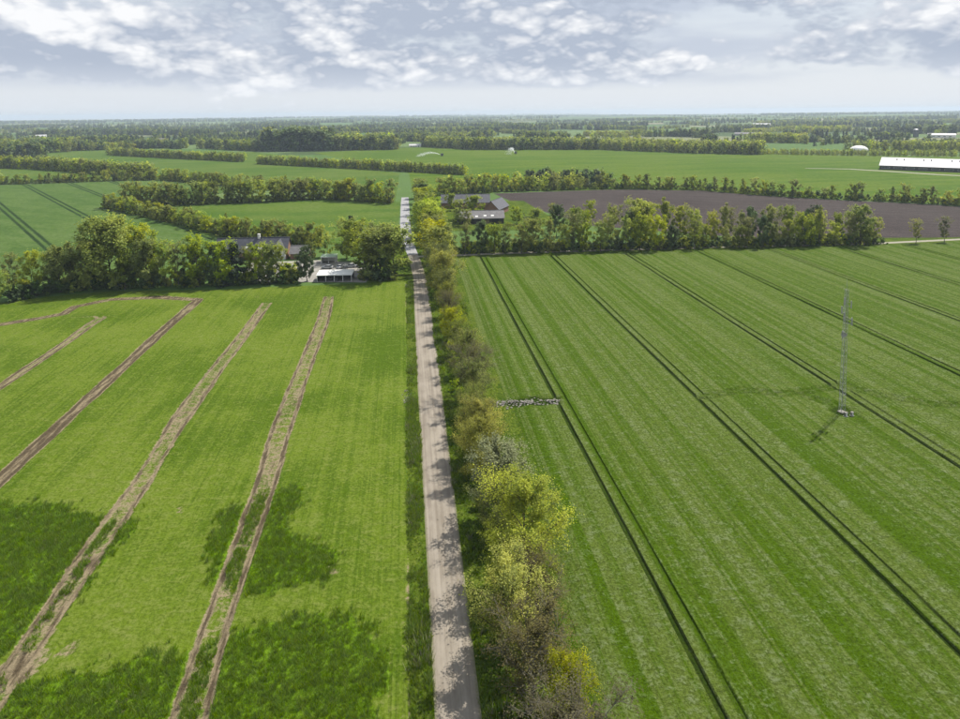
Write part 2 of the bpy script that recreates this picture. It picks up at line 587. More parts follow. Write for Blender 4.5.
# country road: pale gravel lane, then paler asphalt beyond the crossing
ribbon('road', [(3.9, -40), (4.1, 60), (4.3, 160), (4.4, 226), (3.2, 252), (2.2, 268)], [4.5, 4.4, 4.7, 5.2, 5.0, 4.4], .035, M['road'], 'straight pale gravel road running away between the two fields')
ribbon('asphalt_road', [(2.3, 266), (-.2, 300), (-.7, 340), (-.9, 420), (-.8, 452)], [4.4, 5.6, 5.6, 5.4, 5], .05, M['asphalt'], 'pale asphalt stretch of the road beyond the crossing')
ribbon('lane', [(3.5, 262), (60, 262.5), (140, 260), (200, 256), (250, 258.5), (420, 262)], [3.2, 3, 3, 3, 3.2, 3.2], .04, M['lane'], 'narrow pale lane behind the tree belt')

sheet('verge', [(6.0, -30), (21.5, -30), (22.5, 112), (20, 256), (250, 250), (420, 252), (420, 268), (16, 276), (4, 300), (1.5, 262), (6.0, 226)], .022, M['verge'], 'rough green grass under the roadside trees and along the lane')
sheet('grass_strip', [(-1.2, -30), (2.4, -30), (2.6, 224), (1.0, 262), (-3, 300), (-12, 300), (-14, 222), (-.8, 222)], .018, M['verge'], 'strip of long grass between road and left field')


# fields beyond
sheet('far_field', [(8, 300), (3, 640), (-140, 1010), (30, 1150), (330, 985), (560, 765), (900, 590), (1300, 250), (420, 300), (345, 350), (240, 420), (175, 466), (66, 470), (40, 440)], .03, M['field_far'], 'wide green field with sprinklers beyond the brown field')
sheet('ploughed_field', [(70, 415), (64, 462), (150, 469), (178, 463), (218, 449), (246, 414), (279, 386), (312, 365), (334, 344), (520, 240), (420, 268), (247, 263), (160, 275), (95, 320)], .055, M['soil'], 'bare brown ploughed field behind the tree belt')
sheet('far_pasture', [(-8, 300), (-6, 640), (-120, 850), (-240, 1060), (-500, 1190), (-760, 1100), (-700, 620), (-400, 630), (-225, 624), (-70, 500), (-30, 440)], .03, M['field_mid'], 'broad green pasture on the left crossed by low hedges')
sheet('meadow', [(-160, 452), (-98, 452), (-56, 456), (-4, 428), (-4.5, 302), (-30, 292), (-70, 303), (-92, 320), (-125, 360), (-165, 405)], .06, M['field_mid'], 'small green meadow left of the asphalt road')


def crop_grid(name, xs, ys, hfun, m, label, tracks=(), poly=None):
    """a crop sheet with real thickness; faces where a track function is strong become child objects"""
    X, Y = np.meshgrid(xs, ys)
    Z, soil, tall, tid = hfun(X, Y)
    nx, ny = len(xs), len(ys)
    V = np.stack([X.ravel(), Y.ravel(), Z.ravel()], 1)
    i, j = np.meshgrid(np.arange(nx - 1), np.arange(ny - 1))
    a = (j * nx + i).ravel()
    Q = np.stack([a, a + 1, a + nx + 1, a + nx], 1)
    cx = V[Q].mean(1)
    if poly is not None:
        keep = in_poly(cx[:, 0], cx[:, 1], poly)
        Q = Q[keep]
    t = tid.ravel()[Q]
    fid = np.where((t > 0).sum(1) >= 3, t.max(1), 0)
    root = None
    for k in range(0, len(tracks) + 1):
        q = Q[fid == k]
        if not len(q):
            continue
        used, inv = np.unique(q, return_inverse=True)
        me = quads_mesh(name, V[used], inv.reshape(q.shape), [m], attrs=[('soil', 'POINT', soil.ravel()[used]), ('tall', 'POINT', tall.ravel()[used])], smooth=False)
        if k == 0:
            root = add(name, me, kind='structure', label=label)
        else:
            add('wheel_track', me, root, label=tracks[k - 1])
    return root


# left field -------------------------------------------------------
T1 = [(-25.6, 209.0), (-25.3, 204.2), (-24.4, 183), (-24.4, 159.7), (-24.4, 137.4), (-24.1, 116.6), (-23.2, 101.9), (-23.0, 81.8), (-22.9, 72.7), (-22.2, 61), (-22, 20)]
T2 = [(-44.1, 204.8), (-44.2, 170.5), (-44.7, 144.4), (-44.5, 123.6), (-43.3, 104.6), (-43.3, 90.2), (-42.9, 80.2), (-42.7, 70.6), (-42.4, 20)]
T3 = [(-116, 193), (-108.2, 197.3), (-102.8, 201.2), (-103, 208.4), (-95.4, 215), (-80.3, 215.2), (-66.9, 210.4), (-67.3, 182.5), (-67.1, 153.7), (-66.9, 131.2), (-66.8, 108.3), (-66.5, 40)]
T4 = [(-98.4, 198.4), (-92, 198.2), (-89.6, 195.3), (-90.0, 189), (-89.3, 175.4), (-89.4, 147.4), (-89, 60)]
T5 = [(-80.3, 215.5), (-59.3, 212.7), (-28.9, 209.3)]
PA = [(-75, 103), (-62.5, 101), (-54.5, 99.2), (-48.2, 96.4), (-42.6, 96.4), (-39.5, 93.9), (-40.2, 88.3), (-41.5, 80.7), (-42.4, 73.1), (-47, 70.7), (-75, 72)]
PB = [(-60, 64), (-42.7, 66.8), (-39.2, 67.5), (-33.6, 68.3), (-24.8, 69.7), (-22.4, 70.5), (-13.3, 71.9), (-7.5, 71.5), (-3.7, 68.1), (-3, 58.5), (-3, 20), (-60, 20)]
PC = [(-29, 94.1), (-25.2, 96.1), (-19.3, 100.3), (-17.2, 96.3), (-17.2, 88), (-12.7, 85.1), (-9.1, 82.9), (-11.8, 78.2), (-17.8, 77.6), (-20.8, 77.7), (-25.1, 78.9), (-27.7, 86.3)]


def tall_mask(X, Y):
    wx = (fbm(X * .22, Y * .22, 3) - .5) * 5
    wy = (fbm(X * .22, Y * .22, 9) - .5) * 5
    t = np.zeros(X.shape)
    wx = wx + (fbm(X * 1.1, Y * 1.1, 13) - .5) * 3
    wy = wy + (fbm(X * 1.1, Y * 1.1, 19) - .5) * 3
    for p in (PA, PB, PC):
        t = np.maximum(t, sstep(-1.8, 1.8, signed(X + wx, Y + wy, p)))
    bare = sstep(.58, .78, fbm(X * .35, Y * .22, 21, 5)) * .45
    return t * (1 - bare)


def hleft(X, Y):
    soil = np.zeros(X.shape)
    tid = np.zeros(X.shape, int)
    for k, (t, gauge, w, amt, mid) in enumerate(((T1, 1.5, .55, .90, .54), (T2, 1.35, .65, .74, .66), (T3, 1.0, .62, 1.1, .62), (T4, .9, .55, .9, .55), (T5, .8, .3, .42, 0))):
        d = dist_poly(X, Y, t)
        d = d + (fbm(X * .05 + 9, Y * .07, 40 + k) - .5) * .9 + (fbm(X * .9, Y * .5, 50 + k) - .5) * .35
        rut = np.exp(-((d - gauge) / w) ** 2)
        rut = np.where(d < gauge, np.maximum(rut, mid), rut)
        s = rut * amt * (.72 + .56 * fbm(X * .3, Y * .09, 60 + k))
        if k < 2:
            s = s * sstep(t[0][1] + .2, t[0][1] - 1.5, Y)
        elif k == 3:
            s = s * sstep(198.5, 196.5, Y)
        soil = np.maximum(soil, s)
        tid = np.where((s > .40) & (d < gauge + w * 1.3), k + 1, tid)
    # wet hollows where the crop is drowned, round the second track and in spots
    for cx, cy, r in ((-42.6, 68.6, 3.4), (-43.0, 85.5, 2.2), (-44.4, 112.6, 1.6), (-12.5, 102.5, 1.2), (-34.5, 95.6, 1.2), (-10.8, 80.2, 1.6), (-50.6, 90.3, 2.6), (-28.8, 63.9, 1.3), (-58, 97, 1.4), (-38, 71, 1.6)):
        d = np.hypot(X - cx, (Y - cy) * .7) + (fbm(X * .6, Y * .6, 77) - .5) * 2.4
        soil = np.maximum(soil, (.74 if cx < -42 and cy < 86 else .5) * sstep(r * 1.2, r * .2, d))
    # stony margin along the grass strip
    soil = np.maximum(soil, .62 * np.exp(-((X + .75) / .28) ** 2) * sstep(.35, .6, fbm(X, Y * .2, 5)))
    rows = sstep(-6.5, -3.5, X) * sstep(-.4, -1.2, X)
    soil = np.maximum(soil, rows * .36 * sstep(-.2, .8, np.sin(X * 2 * np.pi / .75)) * sstep(120, 60, Y))
    tall = tall_mask(X, Y)
    Z = .10 + .05 * vnoise(X * .9, Y * .9, 2) + tall * .22
    Z = np.where(soil > .35, Z * .25 - .02, Z)
    edge = np.minimum.reduce([-.55 - X, Y - 12, X + 165, 222 - Y])
    Z = np.where(edge < .35, .03, np.maximum(Z, .035))
    return Z, soil, tall, tid


FIELD_LEFT_POLY = [(-165, 12), (-.5, 12), (-.5, 222.6), (-37, 223), (-63, 222), (-103, 225.5), (-116, 222), (-130, 216), (-165, 205)]
crop_grid('field', np.concatenate([np.arange(-165, -95, .7), np.arange(-95, -60, .4), np.arange(-60, -15, .3), np.arange(-15, -.49, .35), [-.5]]), np.concatenate([np.arange(12, 110, .5), np.arange(110, 226, .8)]), hleft, M['field_left'],
          'bright yellow-green mown field left of the road', ('bare double rut nearest the road', 'pale dry double rut, second from the road', 'brown rut that bends left at the tree belt', 'pale rut at the far left', 'faint turning track along the headland'), FIELD_LEFT_POLY)

# right field ------------------------------------------------------
TRAM = [30.6, 59.3, 90.2, 121.2, 152.2, 183.0, 213.5, 244.0]
X1 = [(60, 121), (70, 122.8), (76.1, 120), (83.3, 120.5), (92.4, 122.4)]
X2 = [(80.6, 118.4), (83.3, 115.3), (84.3, 112.6), (84.2, 107.6)]
X3 = [(92, 121.0), (95, 117.6), (102.9, 111.7), (112, 109.5)]


def hright(X, Y):
    soil = np.zeros(X.shape)
    tid = np.zeros(X.shape, int)
    Z = .46 + .07 * vnoise(X * .7, Y * .7, 4) + .05 * (fbm(X * .35, Y * .02, 8) - .5)
    Xw = X + .5 * (fbm(X * 0 + .5, Y * .02, 14) - .5) - .012 * (Y - 120) * sstep(40, 120, X) * .4
    for k, tx in enumerate(TRAM):
        for s in (-1, 1):
            d = np.abs(Xw - tx - s * 1.02)
            g = (sstep(.46, .28, d) if s < 0 else sstep(.32, .18, d) * .7) * (.72 + .4 * fbm(X * .3, Y * .08, 90 + k))
            Z = Z * (1 - g) + .06 * g
            soil = np.maximum(soil, g * .72)
        tid = np.where(np.abs(Xw - tx) < 1.45, k + 1, tid)
    for t in (X1, X2, X3):
        d = dist_poly(X, Y, t)
        g = sstep(.7, .3, np.abs(d - .8)) * .8
        Z = Z * (1 - g) + .08 * g
        soil = np.maximum(soil, g * .55)
    dm = np.hypot(X - 83.8, Y - 111.5) + (fbm(X * .6, Y * .6, 7) - .5) * 2
    g = sstep(3.0, 1.6, dm)
    Z = Z * (1 - g) + .06 * g
    soil = np.maximum(soil, g * .7)
    # dug-up strip beside the stone heap
    ds = signed(X + (fbm(X * .5, Y * .5, 71) - .5) * 2, Y + (fbm(X * .5, Y * .5, 72) - .5) * 2, [(15, 122.6), (30.5, 121.4), (31, 125.2), (16, 127)])
    g = sstep(-.3, .8, ds)
    Z = Z * (1 - g) + .05 * g
    soil = np.maximum(soil, g * .85)
    edge = np.minimum(Y - 12, 400 - X)
    Z = np.where(edge < .5, .04, Z)
    lo = LEFT_EDGE(Y) + 1.2 * (fbm(X * 0 + 3, Y * .15, 18) - .5)
    Z = .04 + (Z - .04) * sstep(0, 3.5, X - lo)
    hi = 256.5 - (X - 19) * .035 + .00010 * (X - 19) ** 2
    Z = np.where(Y > hi - 1.0, .04, Z)
    return Z, soil, np.zeros(X.shape), tid


def LEFT_EDGE(Y):
    return np.interp(Y, [10, 59, 113, 257], [16.2, 17.2, 20.2, 18.8])


gx = np.arange(15, 300, .8)
for tx in TRAM:
    for s in (-1, 1):
        gx = np.concatenate([gx, tx + s * 1.02 + np.array([-.75, -.55, -.42, -.3, -.15, 0, .15, .3, .42, .55, .75])])
gx = np.unique(np.round(gx, 3))
gy = np.concatenate([np.arange(12, 100, .9), np.arange(100, 135, .6), np.arange(135, 262, 1.2)])
FIELD_RIGHT_POLY = [(16, 12), (300, 12), (300, 256), (240, 252.0), (165, 251), (88, 253.5), (19, 256.5), (19, 180), (20.4, 113), (17.4, 59)]
ORD = ['first', 'second', 'third', 'fourth', 'fifth', 'sixth', 'seventh', 'eighth']
crop_grid('field', gx, gy, hright, M['field_right'], 'silvery green wheat field right of the road', tuple('%s pair of wheel lines from the road' % o for o in ORD), FIELD_RIGHT_POLY)


# blue-green field behind the left belt, with its own tramlines
def hblue(X, Y):
    u = (X * .815 + Y * .58)          # across the tramlines
    soil = np.zeros(X.shape)
    tid = np.zeros(X.shape, int)
    for k, c in enumerate((46.5, 78.0, 108.5, 139)):
        for s in (-1, 1):
            soil = np.maximum(soil, np.exp(-((u - c - s * 1.6) / .9) ** 2))
        tid = np.where(np.abs(u - c) < 3.0, k + 1, tid)
    Z = .12 + 0 * X
    Z = Z - .08 * soil
    return Z, soil * 1.0, 0 * X, tid


BLUE_POLY = [(-420, 600), (-355, 598), (-308, 606), (-270, 615), (-223, 613), (-134, 531), (-150, 452), (-190, 448), (-200, 436), (-160, 398), (-125, 360), (-92, 318), (-100, 245), (-140, 228), (-420, 228)]
crop_grid('field', np.arange(-420, -90, 1.1), np.arange(228, 616, 1.3), hblue, M['field_blue'], 'blue-green cereal field behind the left tree belt', ('wheel lines of the blue-green field',) * 0 + tuple('%s pair of wheel lines in the blue-green field' % o for o in ORD[:4]), BLUE_POLY)

# farm ground
sheet('yard', [(-62, 232), (-14.5, 224), (-13, 252), (-36, 262), (-62, 262)], .045, M['yard'], 'pale gravel farmyard behind the left trees')
sheet('yard', [(6, 318), (60, 314), (82, 330), (78, 420), (24, 428), (6, 420)], .07, M['verge'], 'grassy yard round the grey-roofed farm')
sheet('track', [(404, 606), (441, 588), (458, 562), (476, 524), (540, 456), (536, 452), (470, 519), (451, 559), (436, 584), (402, 603)], .06, M['lane'], 'pale track leading to the long white barn')

# ------------------------------------------------------------------ trees


def orth(d):
    a = np.where(np.abs(d[:, 2:3]) < .9, np.array([[0, 0, 1.]]), np.array([[1., 0, 0]]))
    u = np.cross(d, a)
    u /= np.linalg.norm(u, axis=1)[:, None] + 1e-9
    return u, np.cross(d, u)


def tubes(p0, p1, r0, r1, n):
    d = p1 - p0
    d = d / (np.linalg.norm(d, axis=1)[:, None] + 1e-9)
    u, w = orth(d)
    t = np.arange(n) / n * 2 * np.pi
    ring = u[:, None, :] * np.cos(t)[None, :, None] + w[:, None, :] * np.sin(t)[None, :, None]
    V = np.concatenate([p0[:, None] + ring * r0[:, None, None], p1[:, None] + ring * r1[:, None, None]], 1)
    k = len(p0)
    base = (np.arange(k) * 2 * n)[:, None]
    i = np.arange(n)
    q = np.stack([i, (i + 1) % n, n + (i + 1) % n, n + i], 1)
    Q = (base[:, :, None] + q[None]).reshape(-1, 4)
    return V.reshape(-1, 3), Q


def leaves(g, c, size, up=.5, aspect=.62, centre=None):
    k = len(c)
    nrm = g.normal(size=(k, 3))
    nrm[:, 2] += up * 2
    if centre is not None:          # leaf blades face outwards from the crown
        o = c - centre
        nrm += 1.3 * o / (np.linalg.norm(o, axis=1)[:, None] + 1e-6)
    nrm /= np.linalg.norm(nrm, axis=1)[:, None]
    u, w = orth(nrm)
    a = g.uniform(0, 2 * np.pi, k)[:, None]
    uu = u * np.cos(a) + w * np.sin(a)
    ww = -u * np.sin(a) + w * np.cos(a)
    s = size * g.uniform(.6, 1.35, k)[:, None]
    V = np.stack([c + uu * s, c + ww * s * aspect, c - uu * s * .9, c - ww * s * aspect], 1).reshape(-1, 3)
    Q = (np.arange(k) * 4)[:, None] + np.arange(4)[None]
    return V, Q


def spawn(g, P, D, Ln, per, t0, t1, spread, frac, upb):
    """children of branches P->P+D*Ln"""
    k = len(P)
    t = g.uniform(t0, t1, (k, per))
    t[:, 0] = 1.0
    p = P[:, None] + D[:, None] * (Ln[:, None] * t)[..., None]
    d = D[:, None] + g.normal(size=(k, per, 3)) * spread
    d[..., 2] += upb
    d /= np.linalg.norm(d, axis=2)[..., None]
    L = Ln[:, None] * frac * g.uniform(.65, 1.25, (k, per)) * (1.15 - .45 * t)
    return p.reshape(-1, 3), d.reshape(-1, 3), L.ravel()


def make_tree(seed, H, W, trunk=.22, limbs=14, subs=7, twigs=5, nleaf=10, lsize=.3, shape='round', spread=.55, rt=.22, sides=5, lean=0.0, fill=1.0, jit=.5):
    g = np.random.default_rng(seed)
    # trunk
    tp = np.zeros((8, 3))
    tp[:, 2] = np.linspace(-.15, H * .86, 8)
    tp[1:, 0] += np.cumsum(g.normal(0, .012 * H, 7)) + lean * np.linspace(0, 1, 7) * H
    tp[1:, 1] += np.cumsum(g.normal(0, .012 * H, 7))
    tr = np.linspace(rt, rt * .18, 8)
    tr[0] *= 1.5
    VB, QB = tubes(tp[:-1], tp[1:], tr[:-1], tr[1:], sides + 2)
    Vs, Qs, off = [VB], [QB], len(VB)
    # limbs
    t = np.linspace(trunk, .98, limbs) + g.normal(0, .02, limbs)
    t = np.clip(t, trunk * .9, 1)
    zz = np.interp(t, [0, 1], [0, H * .86])
    p = np.stack([np.interp(zz, tp[:, 2], tp[:, 0]), np.interp(zz, tp[:, 2], tp[:, 1]), zz], 1)
    az = np.arange(limbs) * 2.39996 + g.uniform(0, 6) + g.normal(0, .3, limbs)
    rel = (t - trunk) / (1 - trunk)
    if shape == 'round':
        prof = np.sqrt(np.clip(1 - ((rel - .42) / .66) ** 2, .05, 1))
        el = R(12) + rel * R(62)
    elif shape == 'tall':
        prof = .55 + .45 * np.sin(np.pi * np.clip(rel + .15, 0, 1))
        el = R(38) + rel * R(42)
    elif shape == 'cone':
        prof = 1.02 - rel
        el = R(-12) + rel * R(25)
    elif shape == 'bush':
        prof = np.sqrt(np.clip(1 - (rel * .9) ** 2, .05, 1))
        el = R(8) + rel * R(75)
    else:  # vase
        prof = .45 + .55 * rel
        el = R(42) + rel * R(30)
    el = el + g.normal(0, .12, limbs)
    L = W * .5 * prof * g.uniform(.8, 1.15, limbs) / np.maximum(np.cos(el), .55) * .86
    L = np.minimum(L, (H - p[:, 2]) / np.maximum(np.sin(el), .2) + .1 * H) if shape != 'cone' else L
    d = np.stack([np.cos(az) * np.cos(el), np.sin(az) * np.cos(el), np.sin(el)], 1)
    r = np.interp(zz, tp[:, 2], tr) * .62
    mid = p + d * (L * .5)[:, None]
    d2 = d + np.array([0, 0, .25 if shape != 'cone' else -.05])
    d2 /= np.linalg.norm(d2, axis=1)[:, None]
    end = mid + d2 * (L * .5)[:, None]
    for a, b, ra, rb in ((p, mid, r, r * .62), (mid, end, r * .62, r * .25)):
        v, q = tubes(a, b, ra, rb, sides)
        Vs.append(v); Qs.append(q + off); off += len(v)
    lt = g.uniform(0, 1, limbs)
    P0 = np.concatenate([p + d * (L * .22)[:, None], mid])
    D0 = np.concatenate([d, d2])
    L0 = np.concatenate([L * .28, L * .5])
    T0 = np.concatenate([lt, lt])
    upb = .12 if shape not in ('cone',) else -.05
    s1p, s1d, s1l = spawn(g, P0, D0, L0, subs, .1, 1, spread, .75, upb)
    T1_ = np.repeat(T0, subs)
    s1l = np.clip(s1l, .05 * W, .34 * W)
    rr = np.full(len(s1p), max(.012, rt * .12))
    v, q = tubes(s1p, s1p + s1d * s1l[:, None], rr, rr * .4, 3)
    Vs.append(v); Qs.append(q + off); off += len(v)
    if twigs > 0:
        tp_, td, tl = spawn(g, s1p, s1d, s1l, twigs, .25, 1, spread, .55, upb)
        T2_ = np.repeat(T1_, twigs)
        rr = np.full(len(tp_), max(.008, rt * .055))
        v, q = tubes(tp_, tp_ + td * tl[:, None], rr, rr * .4, 3)
        Vs.append(v); Qs.append(q + off); off += len(v)
    else:
        tp_, td, tl, T2_ = s1p, s1d, s1l, T1_
    Vb, Qb = np.concatenate(Vs), np.concatenate(Qs)
    # leaves
    k = len(tp_)
    nl = nleaf
    tt = g.uniform(.15, 1.1, (k, nl))
    c = tp_[:, None] + td[:, None] * (tl[:, None] * tt)[..., None] + g.normal(size=(k, nl, 3)) * (jit * tl[:, None, None] * .8 + lsize * .35)
    keep = g.uniform(size=(k, nl)) < fill * (.55 + .9 * np.repeat(g.uniform(size=(k, 1)), nl, 1))
    T = np.repeat(T2_, nl).reshape(k, nl) * .45 + g.uniform(0, .55, (k, nl))
    c, T = c[keep], T[keep]
    c[:, 2] = np.maximum(c[:, 2], .12)
    V, Q = leaves(g, c, lsize, .55, centre=np.array([0, 0, H * .45]))
    return (Vb, Qb), (V, Q, T)


KIND = {}


def variant(key, seed, leaf, bark='bark', **kw):
    (Vb, Qb), (V, Q, T) = make_tree(seed, **kw)
    f = kw['W'] * .5 / float(np.percentile(np.hypot(V[:, 0], V[:, 1]), 95))
    V[:, :2] *= f
    Vb[:, :2] *= f
    tm = quads_mesh('trunk', Vb, Qb, [M[bark]], smooth=True)
    cm = quads_mesh('crown', V, Q, [M[leaf]], attrs=[('tint', 'FACE', T)])
    KIND.setdefault(key, []).append((tm, cm, float(np.percentile(V[:, 2], 99.3))))


# near trees of the roadside row (fine leaves and twigs)
NEAR = dict(limbs=20, subs=8, twigs=7, sides=6)
for s in (1, 2, 3):
    variant('near_yellow', s, 'leaf_yellow', H=12, W=11.5, trunk=.2, nleaf=15, lsize=.12, shape='round', rt=.2, spread=.66, jit=.6, fill=.72, **NEAR)
for s in (4, 5):
    variant('near_olive', s, 'leaf_olive', H=11, W=10, trunk=.15, nleaf=11, lsize=.11, shape='round', rt=.17, spread=.62, fill=.62, **NEAR)
for s in (6, 7, 8):
    variant('near_bronze', s, 'leaf_bronze', 'bark_pale', H=10.5, W=10, trunk=.12, nleaf=10, lsize=.075, shape='vase', rt=.2, spread=.7, fill=.6, **NEAR)
variant('near_pale', 9, 'leaf_pale', H=10.5, W=9.5, trunk=.18, nleaf=8, lsize=.14, shape='round', rt=.17, spread=.6, fill=.75, **NEAR)
# middle distance
MIDD = dict(limbs=16, subs=5, twigs=4, sides=4)
for s in (11, 12, 13):
    variant('round', s, 'leaf_mid', H=14, W=12, trunk=.16, nleaf=15, lsize=.34, shape='round', rt=.24, **MIDD)
for s in (14, 15, 16):
    variant('fresh', s, 'leaf_fresh', H=14, W=11, trunk=.18, nleaf=13, lsize=.30, shape='round', rt=.2, fill=.8, **MIDD)
for s in (17, 18, 19):
    variant('tall', s, 'leaf_fresh', 'bark_pale', H=15, W=7, trunk=.2, nleaf=9, lsize=.27, shape='tall', rt=.16, fill=.75, **MIDD)
for s in (20, 21):
    variant('thin', s, 'leaf_olive', 'bark_pale', H=14, W=9, trunk=.25, nleaf=8, lsize=.22, shape='vase', rt=.17, fill=.7, **MIDD)
for s in (22, 23):
    variant('dark', s, 'leaf_dark', H=14, W=11, trunk=.14, nleaf=18, lsize=.34, shape='round', rt=.24, **MIDD)
variant('yellow', 24, 'leaf_lime', H=16, W=17, trunk=.06, limbs=26, subs=7, twigs=5, nleaf=15, lsize=.36, shape='round', rt=.3, sides=4)
variant('yellow', 25, 'leaf_yellow', H=13, W=11, trunk=.15, nleaf=13, lsize=.31, shape='round', rt=.2, fill=.8, **MIDD)
variant('conifer', 26, 'needle', H=13, W=7, trunk=.06, limbs=34, subs=4, twigs=3, nleaf=5, lsize=.3, shape='cone', rt=.18, sides=4)
for s in (27, 28, 29):
    variant('bush', s, ('leaf_mid', 'leaf_fresh', 'leaf_olive')[s - 27], H=4, W=5, trunk=.05, limbs=11, subs=4, twigs=3, nleaf=6, lsize=.3, shape='bush', rt=.07, sides=3)
# further hedgerows
FARR = dict(limbs=11, subs=4, twigs=2, sides=3)
for s in (31, 32, 33):
    variant('hedge_mid', s, ('leaf_mid', 'leaf_mid', 'leaf_olive')[s - 31], H=11, W=9, trunk=.06, nleaf=11, lsize=.5, shape='round', rt=.2, **FARR)
for s in (34, 35, 36):
    variant('hedge_fresh', s, ('leaf_fresh', 'leaf_fresh', 'leaf_yellow')[s - 34], H=11, W=9, trunk=.08, nleaf=11, lsize=.45, shape='round', rt=.18, fill=.85, **FARR)
for s in (37, 38):
    variant('hedge_thin', s, 'leaf_olive', 'bark_pale', H=11, W=6, trunk=.12, nleaf=9, lsize=.38, shape='tall', rt=.16, fill=.8, **FARR)

TREE_N = [0]


def tree(key, x, y, h, label, group, w=1.0, name='tree', cat='tree', v=None, rz=None):
    vs = KIND[key]
    tm, cm, H = vs[rnd.randrange(len(vs)) if v is None else v % len(vs)]
    s = h / H
    o = empty(name, (x, y, 0), rnd.uniform(0, 6.28) if rz is None else rz, label, cat, group)
    o.scale = (s * w, s * w, s)
    add('trunk', tm, o)
    add('crown', cm, o)
    TREE_N[0] += 1
    return o


def nth(i):
    return '%d%s' % (i, 'th' if 10 < i % 100 < 14 else {1: 'st', 2: 'nd', 3: 'rd'}.get(i % 10, 'th'))


KW = dict(near_yellow='yellow-green leafy', near_olive='olive-green twiggy', near_bronze='brownish half-bare', near_pale='pale silvery-leaved',
          round='rounded green', fresh='fresh light green', tall='slender upright light green', thin='thin half-bare', dark='dark green', yellow='yellow-green broad',
          conifer='dark conical', bush='low bushy', hedge_mid='green', hedge_fresh='light green', hedge_thin='thin olive')

# roadside row, from the camera outwards: (x, y, kind, height, width factor)
ROW = [(12.6, 39, 'near_olive', 10, 1.0), (12.0, 47.5, 'near_bronze', 10.5, 1.0), (13.0, 53.0, 'near_yellow', 9.0, .72), (10.3, 57.5, 'near_bronze', 10.5, .95),
       (9.4, 64.0, 'near_yellow', 11.0, .9), (13.4, 66.5, 'near_bronze', 9.0, .9), (13.0, 75.0, 'near_yellow', 13.0, 1.0), (10.6, 83, 'near_olive', 9.0, .9), (12.0, 88.5, 'near_pale', 10.8, 1.0),
       (10.2, 99.0, 'near_yellow', 9.6, .95), (11.0, 105, 'near_yellow', 9.8, 1.0), (10.8, 113.5, 'near_olive', 8.4, .9), (11.8, 121.5, 'near_olive', 9.8, 1.05), (12.6, 129, 'near_bronze', 10.5, 1.1),
       (12.4, 140.5, 'near_olive', 9.6, 1.0), (10.6, 151, 'near_olive', 8.6, .95), (10.2, 162, 'near_yellow', 8.4, .9), (11.0, 173, 'near_bronze', 9.8, .85), (10.8, 182.5, 'near_olive', 9.6, .9),
       (11.0, 193, 'near_olive', 10.5, .85), (11.4, 206, 'near_yellow', 12.5, 1.0), (11.6, 221, 'near_olive', 12, 1.0), (11.8, 234, 'fresh', 15.0, 1.0), (10.8, 250, 'yellow', 15.0, 1.0),
       (11.2, 268, 'fresh', 14.5, 1.0), (10.5, 286, 'round', 14, .9), (9.8, 304, 'yellow', 14.5, .9), (11.0, 325, 'fresh', 14, .95), (10.5, 348, 'round', 13.5, .9),
       (9.8, 372, 'fresh', 14, 1.0), (10.5, 398, 'dark', 13, .9), (9.8, 420, 'fresh', 13.5, 1.0), (9.5, 445, 'round', 12, .9)]
for i, (x, y, k, h, w) in enumerate(ROW):
    tree(k, x + (.8 if i < 20 else 0), y, h * (1.08 if i < 20 else 1.16), '%s tree, %s from the near end of the roadside row' % (KW[k], nth(i + 1)), 'roadside tree row', w * (1.0 if i < 20 else 1.18), v=i, name='roadside_tree')

# belt beyond the right field
B1 = []
bx = 17.0
kinds = ['round', 'thin', 'dark', 'round', 'thin', 'fresh', 'round', 'tall', 'fresh', 'thin', 'round', 'fresh', 'thin', 'tall', 'round', 'fresh', 'dark', 'thin', 'fresh', 'tall']
hsq = [11, 11, 11.5, 12.5, 13, 11, 12.5, 14, 11, 16, 13, 15, 18, 14, 16, 15, 12, 15]
i = 0
while bx < 207:
    yy = 264.5 - (bx - 17) * .055 + rnd.uniform(-2.0, 2.0)
    k = kinds[i % len(kinds)]
    h = hsq[i % len(hsq)] * rnd.uniform(.85, 1.1)
    if bx > 185:
        h *= .9
    if bx < 62:
        h *= 1.12
    B1.append((bx, yy, k, h))
    bx += rnd.uniform(4.0, 8.4)
    i += 1
for i, (x, y, k, h) in enumerate(B1):
    tree(k, x, y, h * .98, '%s tree, %s from left in the belt front row beyond the wheat' % (KW[k], nth(i + 1)), 'tree belt beyond the right field, front row', rnd.uniform(.72, .95), name='belt_tree')
B2 = []
bx = 92.0
while bx < 200:
    B2.append((bx, 272 - (bx - 60) * .05 + rnd.uniform(-3, 8), rnd.choice(['fresh', 'round', 'thin', 'tall', 'dark', 'fresh', 'yellow', 'tall']), rnd.uniform(12, 17.5) + (3.5 if 100 < bx < 120 else 0)))
    bx += rnd.uniform(4.5, 7.5)
B2 += [(62, 300, 'round', 13, ), (71, 296, 'dark', 15), (79, 292, 'round', 14), (86, 297, 'fresh', 12)]
B2.sort()
for i, (x, y, k, h) in enumerate(B2):
    tree(k, x, y, h, '%s tree, %s from left in the belt back row beyond the wheat' % (KW[k], nth(i + 1)), 'tree belt beyond the right field, back row', rnd.uniform(.72, .95), name='belt_tree')
tree('thin', 222.0, 253.2, 11.0, 'small thin tree standing alone right of the belt end', None, .85)
tree('thin', 236.0, 253.4, 11.5, 'outermost small tree by the lane at the right edge', None, .85)

